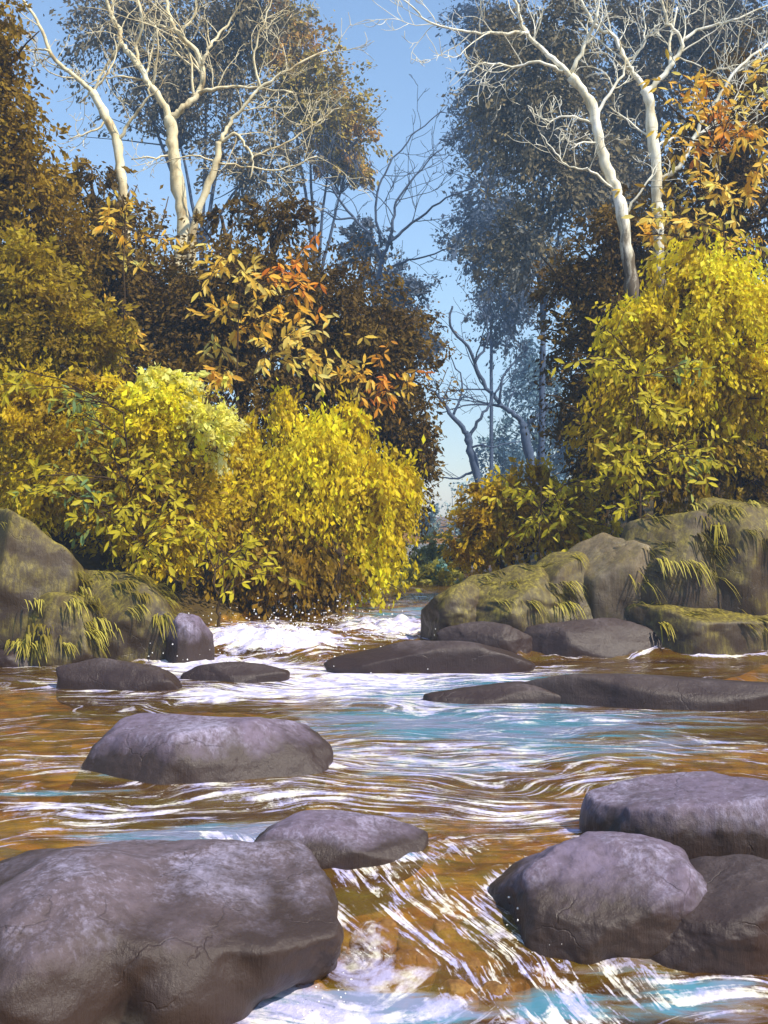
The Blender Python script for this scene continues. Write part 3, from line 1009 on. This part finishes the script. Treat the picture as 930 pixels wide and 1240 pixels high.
rock('highest grassy boulder at the right edge of the bank', 905, 85, 602, 782, 93, 'rock_moss', dr=0.8, group=G, z0=0.1, moss=dict(n=36, blades=34, length=0.5, lean=(0.5, -0.5), zmin=0.65))
rock('brown boulder with a small moss cap low in front of the tall grassy one', 850, 130, 722, 795, 95, 'rock_moss', dr=0.6, group=G, moss=dict(n=22, blades=26, length=0.4, lean=(0.8, -0.4), zmin=0.6))
rock('low shadowy brown rock at the waterline below the pale boulder', 700, 108, 748, 797, 97, 'ledge', dr=0.4, group=G)
rock('dark low rock at the waterline below the boulder nearest the gap', 590, 62, 752, 788, 98, 'ledge', dr=0.4, group=G, z0=0.12)
# ---- amber stones in and under the cascade
for k, (x, y, w, tp, z) in enumerate([(470, 1102, 20, 1088, 0.0), (505, 1118, 26, 1098, -0.05), (545, 1112, 18, 1098, -0.05), (452, 1130, 22, 1116, -0.12), (540, 1150, 28, 1128, -0.2), (575, 1172, 24, 1152, -0.28),
                                      (610, 1198, 26, 1178, -0.35), (500, 1168, 24, 1150, -0.3), (655, 1158, 18, 1142, -0.25), (470, 1190, 26, 1174, -0.35), (555, 1200, 20, 1188, -0.36)]):
    yy = (CH + 0.2) * F / (y - 620)
    wz = float(water_z(yy))
    yy = (CH - wz) * F / (y - 620)
    tp = 620 + (CH - float(water_z(yy)) + 0.015) * F / (yy + 0.08)
    z = float(water_z(yy)) - 0.14
    y = 620 + (CH - z) * F / (yy - 0.06)
    rock('small rusty amber stone under thin running water between the front boulders', x, w * 1.35, tp, y, 120 + k, 'rock_amber', z0=z, sub=5, dr=0.9, group='amber stones in the cascade', name='stone', cat='stone', rough=0.22, power=2.0, facets=4, soft=20)

build_water()

# ---- palettes (leaf colours, some with sunlight and haze painted in)
YEL = [(0.31, 0.185, 0.006), (0.57, 0.405, 0.008), (0.80, 0.64, 0.012), (0.87, 0.74, 0.02)]
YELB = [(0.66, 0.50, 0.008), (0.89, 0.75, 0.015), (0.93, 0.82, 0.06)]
CREST_LIT = [(0.92, 0.78, 0.05), (0.93, 0.85, 0.18), (0.93, 0.90, 0.42)]  # sunlight on the bush crest painted into the leaf colour
OLV = [(0.18, 0.105, 0.006), (0.32, 0.20, 0.008), (0.48, 0.34, 0.015)]
OCH = [(0.34, 0.19, 0.006), (0.57, 0.38, 0.008), (0.70, 0.53, 0.012)]
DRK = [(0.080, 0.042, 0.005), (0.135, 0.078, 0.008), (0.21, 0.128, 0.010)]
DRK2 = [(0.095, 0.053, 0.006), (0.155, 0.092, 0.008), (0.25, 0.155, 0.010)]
BRN = [(0.15, 0.08, 0.005), (0.25, 0.14, 0.007), (0.34, 0.20, 0.010)]
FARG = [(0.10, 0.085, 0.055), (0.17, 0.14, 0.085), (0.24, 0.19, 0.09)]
FARB = [(0.06, 0.09, 0.15), (0.09, 0.12, 0.18), (0.13, 0.12, 0.10)]  # blue of the distance haze painted into the leaves
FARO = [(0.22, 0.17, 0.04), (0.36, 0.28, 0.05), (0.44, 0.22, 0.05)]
ORG = [(0.90, 0.46, 0.03), (0.93, 0.58, 0.06), (0.93, 0.67, 0.13)]
ORGP = [(0.90, 0.54, 0.05), (0.93, 0.68, 0.12), (0.93, 0.78, 0.24)]
RED = [(0.72, 0.20, 0.015), (0.86, 0.38, 0.03), (0.90, 0.52, 0.07)]
YG = [(0.44, 0.37, 0.010), (0.62, 0.53, 0.015), (0.74, 0.62, 0.05)]
YGT = [(0.20, 0.33, 0.14), (0.36, 0.42, 0.09), (0.60, 0.54, 0.03)]

# ---- dark trees of the left slope
G = 'dark trees on the left slope'
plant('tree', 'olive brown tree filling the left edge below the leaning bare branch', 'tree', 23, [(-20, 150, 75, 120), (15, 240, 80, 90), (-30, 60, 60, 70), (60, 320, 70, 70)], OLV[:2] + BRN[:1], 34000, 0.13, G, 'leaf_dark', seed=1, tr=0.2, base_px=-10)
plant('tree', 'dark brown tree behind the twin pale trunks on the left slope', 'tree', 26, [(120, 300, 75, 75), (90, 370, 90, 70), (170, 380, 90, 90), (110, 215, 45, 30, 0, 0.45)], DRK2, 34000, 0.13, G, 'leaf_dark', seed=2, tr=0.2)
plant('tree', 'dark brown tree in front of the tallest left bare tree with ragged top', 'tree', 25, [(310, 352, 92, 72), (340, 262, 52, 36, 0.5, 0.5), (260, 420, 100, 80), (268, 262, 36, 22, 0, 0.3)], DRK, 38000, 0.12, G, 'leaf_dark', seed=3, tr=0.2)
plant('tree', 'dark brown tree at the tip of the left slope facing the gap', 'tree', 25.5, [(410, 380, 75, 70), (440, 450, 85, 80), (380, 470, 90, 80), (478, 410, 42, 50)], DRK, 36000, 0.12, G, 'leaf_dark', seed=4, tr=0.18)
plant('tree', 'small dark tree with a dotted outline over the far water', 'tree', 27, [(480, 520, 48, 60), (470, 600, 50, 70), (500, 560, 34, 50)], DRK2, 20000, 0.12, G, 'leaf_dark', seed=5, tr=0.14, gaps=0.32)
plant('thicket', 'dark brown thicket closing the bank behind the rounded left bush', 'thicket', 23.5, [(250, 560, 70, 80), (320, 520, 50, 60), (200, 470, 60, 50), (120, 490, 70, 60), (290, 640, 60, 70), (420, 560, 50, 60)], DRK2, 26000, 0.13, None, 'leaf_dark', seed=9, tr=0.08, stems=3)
# ---- dark trees of the right slope
G = 'dark trees on the right slope'
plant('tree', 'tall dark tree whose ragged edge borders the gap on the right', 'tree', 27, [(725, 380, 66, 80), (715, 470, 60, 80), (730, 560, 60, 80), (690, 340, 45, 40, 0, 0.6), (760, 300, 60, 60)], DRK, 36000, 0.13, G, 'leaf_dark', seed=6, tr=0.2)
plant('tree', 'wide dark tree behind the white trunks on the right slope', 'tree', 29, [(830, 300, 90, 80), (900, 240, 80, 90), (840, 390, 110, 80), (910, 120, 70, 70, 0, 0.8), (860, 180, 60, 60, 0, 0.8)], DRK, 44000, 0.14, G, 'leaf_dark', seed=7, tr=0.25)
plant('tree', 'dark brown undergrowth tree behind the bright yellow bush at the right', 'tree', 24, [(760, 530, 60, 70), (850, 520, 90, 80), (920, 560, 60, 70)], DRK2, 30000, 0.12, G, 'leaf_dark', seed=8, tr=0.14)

# ---- far hazy trees
G = 'hazy trees far up the valley'
plant('tree', 'grey hazy tree behind the branches of the left bare trees', 'tree', 55, [(150, 40, 80, 70), (250, 60, 90, 80), (210, 130, 80, 50), (300, 0, 70, 60), (310, 200, 70, 60)], FARG, 30000, 0.25, G, 'leaf_far', 'bark_hazed', seed=21, tr=0.2, gaps=0.30)
plant('tree', 'olive and rust autumn tree leaning into the sky left of the gap', 'tree', 62, [(370, 110, 60, 60), (405, 160, 52, 52), (340, 40, 45, 60), (420, 200, 36, 26)], FARO, 26000, 0.26, G, 'leaf_far', 'bark_hazed', seed=22, tr=0.2, gaps=0.24)
plant('tree', 'tall grey brown hazy tree right of the gap with bare twigs before it', 'tree', 50, [(660, 60, 80, 70), (640, 140, 80, 80), (690, 210, 80, 80), (640, 300, 70, 60)], [(0.10, 0.08, 0.045), (0.19, 0.15, 0.07), (0.16, 0.17, 0.17)], 40000, 0.24, G, 'leaf_far', 'bark_hazed', seed=23, tr=0.2, gaps=0.26)
plant('tree', 'blue grey slender hazy tree standing nearest the gap on its right', 'tree', 85, [(590, 60, 42, 80), (585, 160, 42, 60), (590, 270, 50, 60), (615, 370, 45, 60)], FARB, 30000, 0.34, G, 'leaf_far', 'bark_hazed', seed=24, tr=0.2, gaps=0.3)
plant('tree', 'brown grey hazy tree above the white trunks at the right', 'tree', 58, [(770, 120, 70, 70), (800, 40, 90, 60), (880, 40, 80, 60), (760, 220, 60, 60)], [(0.09, 0.07, 0.04), (0.14, 0.11, 0.06), (0.10, 0.10, 0.10)], 34000, 0.26, G, 'leaf_far', 'bark_hazed', seed=25, tr=0.2, gaps=0.26)
plant('tree', 'faint blue tree showing between dark leaves left of the gap', 'tree', 60, [(480, 370, 40, 50), (505, 410, 34, 40), (440, 300, 30, 40)], FARB, 14000, 0.26, G, 'leaf_far', 'bark_hazed', seed=26, tr=0.2, gaps=0.3)
plant('tree', 'pale blue tree low in the gap behind slate bare trunks', 'tree', 95, [(650, 470, 40, 70), (610, 560, 40, 50), (690, 540, 40, 60)], [(0.10, 0.18, 0.26), (0.14, 0.24, 0.32), (0.10, 0.16, 0.12)], 14000, 0.36, G, 'leaf_far', 'bark_hazed', seed=27, tr=0.2, gaps=0.36)  # leaf colours carry painted blue haze

plant('tree', 'pale teal misty tree at the end of the gap just above the water', 'tree', 105, [(545, 640, 40, 26), (590, 615, 40, 40), (505, 640, 40, 30), (640, 600, 40, 50)], [(0.22, 0.36, 0.40), (0.32, 0.44, 0.44), (0.36, 0.40, 0.24)], 12000, 0.36, G, 'leaf_far', 'bark_hazed', seed=28, tr=0.2, gaps=0.34)  # mist painted in as pale teal leaf colour
# ---- slate bare trees in the gap
G = 'bluish bare trees in the gap'
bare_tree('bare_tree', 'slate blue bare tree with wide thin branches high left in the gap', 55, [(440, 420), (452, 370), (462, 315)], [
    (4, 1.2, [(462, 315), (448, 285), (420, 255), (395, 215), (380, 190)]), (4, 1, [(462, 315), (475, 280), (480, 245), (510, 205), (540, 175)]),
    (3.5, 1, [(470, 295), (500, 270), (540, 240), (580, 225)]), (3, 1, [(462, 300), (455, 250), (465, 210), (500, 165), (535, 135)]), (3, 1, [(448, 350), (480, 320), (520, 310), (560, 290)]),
    (2.5, 1, [(430, 265), (400, 262), (370, 240)])], 'bark_hazed', (6, 4), 201, G, levels=3, dens=0.75, minr=0.03)
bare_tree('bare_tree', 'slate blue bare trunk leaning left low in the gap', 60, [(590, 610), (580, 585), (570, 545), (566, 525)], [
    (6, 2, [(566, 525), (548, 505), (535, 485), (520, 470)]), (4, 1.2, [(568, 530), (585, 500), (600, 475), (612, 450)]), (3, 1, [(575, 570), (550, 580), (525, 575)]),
    (3, 1, [(566, 540), (595, 540), (630, 535)]), (3, 1, [(548, 505), (560, 470), (545, 430)])], 'bark_hazed', (9, 6), 202, G, levels=2, dens=0.7, minr=0.03)
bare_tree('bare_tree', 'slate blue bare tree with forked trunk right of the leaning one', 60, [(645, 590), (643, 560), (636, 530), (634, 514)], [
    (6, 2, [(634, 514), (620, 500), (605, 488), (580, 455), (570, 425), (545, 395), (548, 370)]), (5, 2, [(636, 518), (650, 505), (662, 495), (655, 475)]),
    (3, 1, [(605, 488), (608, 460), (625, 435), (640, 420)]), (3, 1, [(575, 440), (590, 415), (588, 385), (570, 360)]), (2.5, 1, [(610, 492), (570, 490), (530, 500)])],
    'bark_hazed', (9, 7), 203, G, levels=2, dens=0.7, minr=0.03)

# ---- pale bare trees on the left
G = 'pale bare trees on the left slope'
bare_tree('bare_tree', 'tallest cream barked bare tree with a thick forked trunk on the left slope', 27.5, [(214, 345), (220, 300), (221, 262), (213, 205), (208, 165), (206, 143)], [
    (8, 3.5, [(206, 145), (196, 122), (178, 96), (160, 68), (146, 52), (145, 38), (135, 20), (128, -15)]),
    (8, 3, [(206, 145), (222, 130), (238, 116), (246, 92), (240, 66), (216, 40), (206, 20), (196, -20)]),
    (4, 2, [(178, 96), (165, 60), (172, 25), (160, -20)]), (4.5, 1.5, [(240, 114), (262, 107), (300, 105), (355, 112)]),
    (4, 1.5, [(244, 80), (255, 55), (275, 30), (300, -10)]), (4, 1.5, [(146, 52), (126, 84), (112, 110), (95, 125)]),
    (3.5, 1.5, [(216, 40), (235, 20), (240, -15)]), (3, 1.2, [(216, 185), (190, 190), (160, 192)]), (3, 1, [(180, 98), (150, 92), (120, 96)]), (3, 1, [(222, 285), (190, 300), (176, 330)])],
    'bark_pale', (13, 9), 301, G, levels=3, dens=0.95)
bare_tree('bare_tree', 'cream bare tree leaning left with a long crooked limb to the corner', 26.8, [(150, 260), (147, 215), (142, 172), (126, 136), (112, 112)], [
    (5.5, 2.5, [(112, 112), (90, 92), (62, 66), (48, 30), (28, 0)]), (4.5, 1.5, [(142, 172), (160, 145), (178, 118), (180, 98)]), (3, 1.2, [(130, 145), (110, 160), (85, 168)]),
    (3, 1.2, [(112, 112), (128, 92), (140, 70), (138, 40)]), (2.5, 1, [(60, 62), (40, 60), (25, 58)])], 'bark_pale', (10, 6), 302, G, levels=3, dens=0.8)
bare_tree('bare_tree', 'slim cream bare tree leaning right with curled lower branch on the left slope', 26, [(232, 300), (246, 240), (262, 197), (266, 172)], [
    (5, 2, [(266, 172), (278, 152), (292, 133), (315, 106), (350, 84), (396, 60)]), (4, 1.5, [(266, 172), (285, 162), (296, 174), (306, 192), (303, 216)]),
    (3, 1, [(306, 190), (340, 176), (380, 152), (412, 128)]), (3, 1, [(262, 198), (300, 202), (340, 205), (384, 190)]), (3, 1.2, [(315, 106), (308, 70), (318, 30), (332, -10)]), (2.5, 1, [(262, 196), (235, 188), (200, 195)])],
    'bark_pale', (8, 5), 303, G, levels=3, dens=0.8)
# ---- white bare trees on the right
G = 'white bare trees on the right slope'
bare_tree('bare_tree', 'white bare tree leaning left with limbs reaching across the sky', 25.5, [(768, 380), (760, 310), (752, 250), (744, 224), (730, 188), (722, 150), (714, 122), (690, 92)], [
    (6.5, 2.5, [(690, 92), (665, 66), (642, 45), (630, 20), (618, -15)]), (4, 1.5, [(640, 40), (600, 39), (558, 38), (520, 26), (484, -5)]), (5, 2, [(692, 88), (710, 50), (722, 20), (728, -15)]),
    (4, 1.5, [(682, 86), (655, 76), (620, 80), (585, 76), (566, 92)]), (4, 1.5, [(720, 142), (742, 108), (756, 84), (750, 50)]), (3.5, 1, [(748, 236), (716, 208), (690, 202), (668, 180), (655, 162)]),
    (3, 1, [(722, 152), (690, 140), (660, 145), (640, 128)]), (3, 1, [(727, 175), (705, 172), (690, 182)]), (3, 1, [(756, 262), (780, 225), (800, 195)])],
    'bark_white', (11, 7.5), 304, G, levels=3, dens=0.95)
bare_tree('bare_tree', 'white bare tree with an upright trunk forking behind orange leaves', 26.3, [(800, 370), (797, 300), (796, 250), (795, 205), (788, 140), (783, 108)], [
    (7, 2.5, [(783, 110), (770, 92), (757, 72), (745, 46), (722, 32), (700, -5)]), (6.5, 2.5, [(784, 112), (802, 92), (818, 72), (826, 50), (808, 26), (800, -10)]), (4, 2, [(812, 80), (812, 48), (820, 10)]),
    (5.5, 2.5, [(797, 218), (822, 202), (836, 176), (848, 152), (874, 112), (896, 80), (935, 50)]), (4, 1.5, [(826, 50), (850, 35), (885, 25), (935, 5)]), (3, 1, [(850, 148), (840, 120), (858, 90), (895, 78)]),
    (3, 1, [(794, 170), (765, 150), (740, 130)]), (3, 1, [(758, 78), (780, 50), (778, 10)]), (3, 1, [(790, 180), (820, 165), (850, 172), (880, 185)])],
    'bark_white', (10, 8), 305, G, levels=3, dens=0.95)

# ---- yellow bushes
G = 'yellow autumn bushes on the banks'
plant('bush', 'dull olive yellow bush high at the left edge above the bright one', 'bush', 21, [(30, 350, 66, 60), (70, 420, 80, 60), (0, 420, 60, 70), (110, 410, 50, 40, 0, 0.5)], [(0.24, 0.15, 0.008), (0.40, 0.28, 0.010), (0.58, 0.45, 0.025)], 26000, 0.12, G, seed=31, stems=3, tr=0.07)
plant('bush', 'huge rounded yellow bush with a sunlit cream crest on the left bank', 'bush', 19.5, [(60, 560, 100, 80), (150, 560, 100, 80), (190, 505, 75, 50, -0.5, 1.0, YELB), (205, 468, 62, 24, -0.3, 1.3, CREST_LIT), (255, 518, 36, 40, -0.6, 1.3, CREST_LIT), (200, 620, 90, 70), (40, 500, 70, 50), (100, 480, 60, 34)], [(0.33, 0.20, 0.008), (0.56, 0.40, 0.010), (0.78, 0.62, 0.014)], 60000, 0.115, G, seed=32, stems=4, tr=0.08)  # paler crest leaves paint the sunlight along the rim
plant('bush', 'weeping bright yellow bush hanging over the foam at the left of the gap', 'bush', 21, [(385, 560, 56, 50, 0, 1.2, YELB), (330, 610, 56, 60), (400, 620, 70, 60), (450, 600, 45, 60), (345, 510, 26, 42, 0.3, 0.7), (425, 525, 26, 40, 0.3, 0.7), (485, 600, 30, 46, 0.4, 0.6), (285, 580, 36, 50, 0.3, 0.7), (310, 540, 24, 36, 0.2, 0.6), (370, 690, 70, 55, -0.4, 0.9, OLV[:2] + OCH[:1]), (295, 680, 50, 60, -0.4, 0.8, OLV[:2] + OCH[:1]), (450, 680, 46, 44, 0, 0.7, YELB)], YELB[:2] + YEL[1:], 62000, 0.12, G, seed=33, stems=4, tr=0.08, droop=1.0, flat=1.5)
plant('bush', 'brightest yellow bush climbing the right bank under the white trunks', 'bush', 20.5, [(880, 370, 75, 70, 0, 1, YELB), (800, 400, 66, 50), (850, 340, 50, 40), (780, 460, 60, 50), (850, 470, 80, 60), (920, 460, 60, 70), (760, 540, 56, 50, 0, 0.8, OLV[1:] + YEL[1:2]), (830, 560, 80, 50, 0, 0.8, OLV), (920, 585, 50, 34, 0.4, 0.6, OLV)], YEL, 56000, 0.12, G, seed=34, stems=4, tr=0.08, droop=0.8, flat=1.3)
plant('bush', 'ochre bush beside the gap behind the right bank boulders', 'bush', 22, [(620, 610, 56, 40), (590, 640, 46, 44), (665, 620, 60, 48), (700, 640, 50, 40), (570, 670, 30, 30, 0, 0.6)], OCH, 24000, 0.12, G, seed=35, stems=3, tr=0.07)
plant('bush', 'ragged yellow and teal bush low over the far water in the gap', 'bush', 27, [(495, 712, 44, 28), (455, 718, 34, 26), (530, 705, 26, 26, 0, 0.8)], [(0.26, 0.40, 0.30), (0.50, 0.48, 0.12), (0.62, 0.54, 0.05), (0.22, 0.50, 0.55)], 15000, 0.13, G, seed=36, stems=3, tr=0.05, gaps=0.3)

plant('bush', 'small pale golden bush at the far end of the gap over the water', 'bush', 34, [(545, 672, 34, 22), (580, 665, 30, 24), (510, 676, 30, 20)], [(0.30, 0.34, 0.16), (0.50, 0.44, 0.08), (0.36, 0.46, 0.36)], 9000, 0.14, G, seed=37, stems=3, tr=0.05, gaps=0.3)

# ---- saplings with large loose leaves
G = 'saplings with large loose leaves'
sapling('sapling', 'thin sapling with loose orange leaves against the dark left slope', 'sapling', 21.5, 300, (290, 330), [
    (250, 315, 26, 26, ORGP), (290, 335, 34, 26, ORGP), (275, 395, 36, 46, ORG), (262, 425, 26, 26, ORGP), (355, 325, 38, 34, RED), (345, 380, 44, 44, ORG), (350, 425, 46, 66, ORGP), (385, 430, 26, 24, ORGP), (270, 455, 22, 18, ORG), (370, 350, 30, 22, RED)], 401, ORG, G, ln=0.229)
sapling('sapling', 'slender sapling with few orange leaves high on the left slope', 'sapling', 22, 150, (150, 300), [(140, 255, 32, 26, ORG), (155, 285, 24, 18, ORG), (145, 240, 18, 10, ORG), (150, 385, 26, 18, ORG), (170, 405, 18, 10, ORG), (165, 320, 14, 6, ORGP), (205, 290, 14, 6, ORG)], 402, ORG, G, ln=0.211)
sapling('sapling', 'sapling with rust orange leaves at the tip of the left slope', 'sapling', 22, 430, (430, 450), [(430, 460, 26, 30, ORG), (465, 462, 34, 44, RED), (410, 440, 12, 6, ORGP), (490, 465, 16, 12, ORG)], 403, ORG, G, ln=0.202)
sapling('sapling', 'tall sapling with dense orange leaves crossing the white trunks', 'sapling', 22.5, 880, (870, 180), [
    (850, 95, 40, 30, ORG), (820, 130, 30, 22, ORG), (805, 175, 26, 18, ORG), (870, 150, 36, 34, RED), (900, 170, 36, 34, ORG), (860, 185, 30, 26, RED), (920, 100, 26, 26, ORGP), (835, 235, 44, 56, ORG), (800, 270, 34, 36, ORGP),
    (870, 230, 30, 26, ORGP), (850, 275, 40, 40, ORGP), (880, 290, 26, 20, ORG), (775, 290, 18, 12, ORG), (925, 200, 20, 20, ORG), (845, 120, 24, 12, RED), (905, 235, 30, 22, ORG), (925, 290, 24, 14, ORG), (815, 305, 26, 16, ORGP), (890, 110, 26, 18, ORG), (925, 150, 26, 22, ORG)], 404, ORG, G, ln=0.229)
sapling('sapling', 'leafy sapling with yellow green sprays before the huge rounded left bush', 'sapling', 18.0, 160, (150, 500), [
    (15, 455, 28, 26, YG), (20, 590, 26, 26, YG), (100, 515, 34, 40, YGT), (135, 550, 30, 26, YG), (90, 610, 40, 40, YGT), (120, 630, 36, 40, YG), (185, 570, 34, 34, YG), (200, 620, 44, 56, YG), (180, 670, 40, 44, YG), (215, 570, 20, 12, YG), (75, 480, 26, 18, YGT)], 405, YG, G, ln=0.185)
sapling('sapling', 'low sapling with yellow green sprays above the foam', 'sapling', 17.8, 255, (250, 660), [(270, 675, 30, 30, YG), (305, 670, 32, 34, YG), (325, 690, 24, 20, YG), (245, 650, 20, 12, YG)], 406, YG, G, ln=0.185)
sapling('sapling', 'leafy sapling with yellow sprays before the right bush and boulders', 'sapling', 19, 770, (770, 440), [
    (735, 410, 30, 20, YG), (735, 445, 26, 16, YG), (790, 440, 30, 22, YG), (765, 490, 34, 34, YG), (790, 500, 34, 40, YG), (750, 560, 40, 50, YG), (780, 560, 40, 44, YG), (835, 545, 36, 44, YG), (850, 560, 22, 22, YGT), (760, 600, 36, 36, YG), (825, 575, 20, 14, YG), (690, 435, 16, 6, YG), (850, 440, 24, 16, YGT)], 407, YG, G, ln=0.185)
sapling('sapling', 'small sapling with yellow leaves over the ochre bush', 'sapling', 20.5, 655, (655, 590), [(640, 600, 34, 34, YG), (680, 605, 34, 36, YG), (655, 625, 40, 34, YG), (710, 585, 18, 10, YG)], 408, YG, G, ln=0.185)

# ------------------------------------------------------------------ light, sky, haze, camera
TO_SUN_AZ = 128.0     # degrees clockwise from +Y
SUN_EL = 50.0
a, e = R(TO_SUN_AZ), R(SUN_EL)
sd = Vector((math.sin(a) * math.cos(e), math.cos(a) * math.cos(e), math.sin(e)))
L = bpy.data.lights.new('sun', 'SUN')
L.energy = 5.0
L.angle = R(0.5)
L.color = (1.0, 0.91, 0.76)
lo = bpy.data.objects.new('sun', L)
lo.rotation_euler = sd.to_track_quat('Z', 'Y').to_euler()
lo.location = (0, -10, 40)
COL.objects.link(lo)

w = bpy.data.worlds.new('World')
scene.world = w
w.use_nodes = True
nt = w.node_tree
bg = nt.nodes['Background']
sky = nt.nodes.new('ShaderNodeTexSky')
sky.sky_type = 'NISHITA'
sky.sun_disc = False
sky.sun_elevation = e
sky.sun_rotation = a
sky.ozone_density = 3.0
sky.air_density = 1.2
sky.dust_density = 0.3
nt.links.new(sky.outputs[0], bg.inputs[0])
bg.inputs[1].default_value = 0.15

HAZE = 0.0018
bm = bmesh.new()
bmesh.ops.create_cube(bm, size=1)
me = bpy.data.meshes.new('haze')
bm.to_mesh(me); bm.free()
hz = bpy.data.objects.new('haze', me)
COL.objects.link(hz)
x0, x1, y0, y1, z0, z1 = -340, 340, -70, 510, -3, 58
hz.scale = (x1 - x0, y1 - y0, z1 - z0)
hz.location = ((x0 + x1) / 2, (y0 + y1) / 2, (z0 + z1) / 2)
m, nt, out = new_mat('haze')
pv = nt.nodes.new('ShaderNodeVolumePrincipled')
pv.inputs['Color'].default_value = (0.45, 0.68, 1.0, 1)
pv.inputs['Density'].default_value = HAZE
nt.links.new(pv.outputs[0], out.inputs['Volume'])
me.materials.append(m)
tag(hz, kind='stuff')

cam = bpy.data.cameras.new('camera')
co = bpy.data.objects.new('camera', cam)
COL.objects.link(co)
co.location = (0, 0, CH)
co.rotation_euler = (R(90), 0, 0)
cam.sensor_fit = 'VERTICAL'
cam.sensor_height = 24
cam.sensor_width = 18
cam.angle_y = 2 * math.atan(620 / F)
cam.clip_end = 2000
scene.camera = co

for o in bpy.data.objects:
    if '_w' in o:
        del o['_w']
scene.view_settings.view_transform = 'Standard'
scene.view_settings.look = 'None'
scene.view_settings.exposure = 0.5
scene.view_settings.gamma = 1
scene.view_settings.use_curve_mapping = False
scene.cycles.volume_bounces = 0
scene.cycles.max_bounces = 8
scene.cycles.transparent_max_bounces = 8
scene.cycles.use_denoising = True
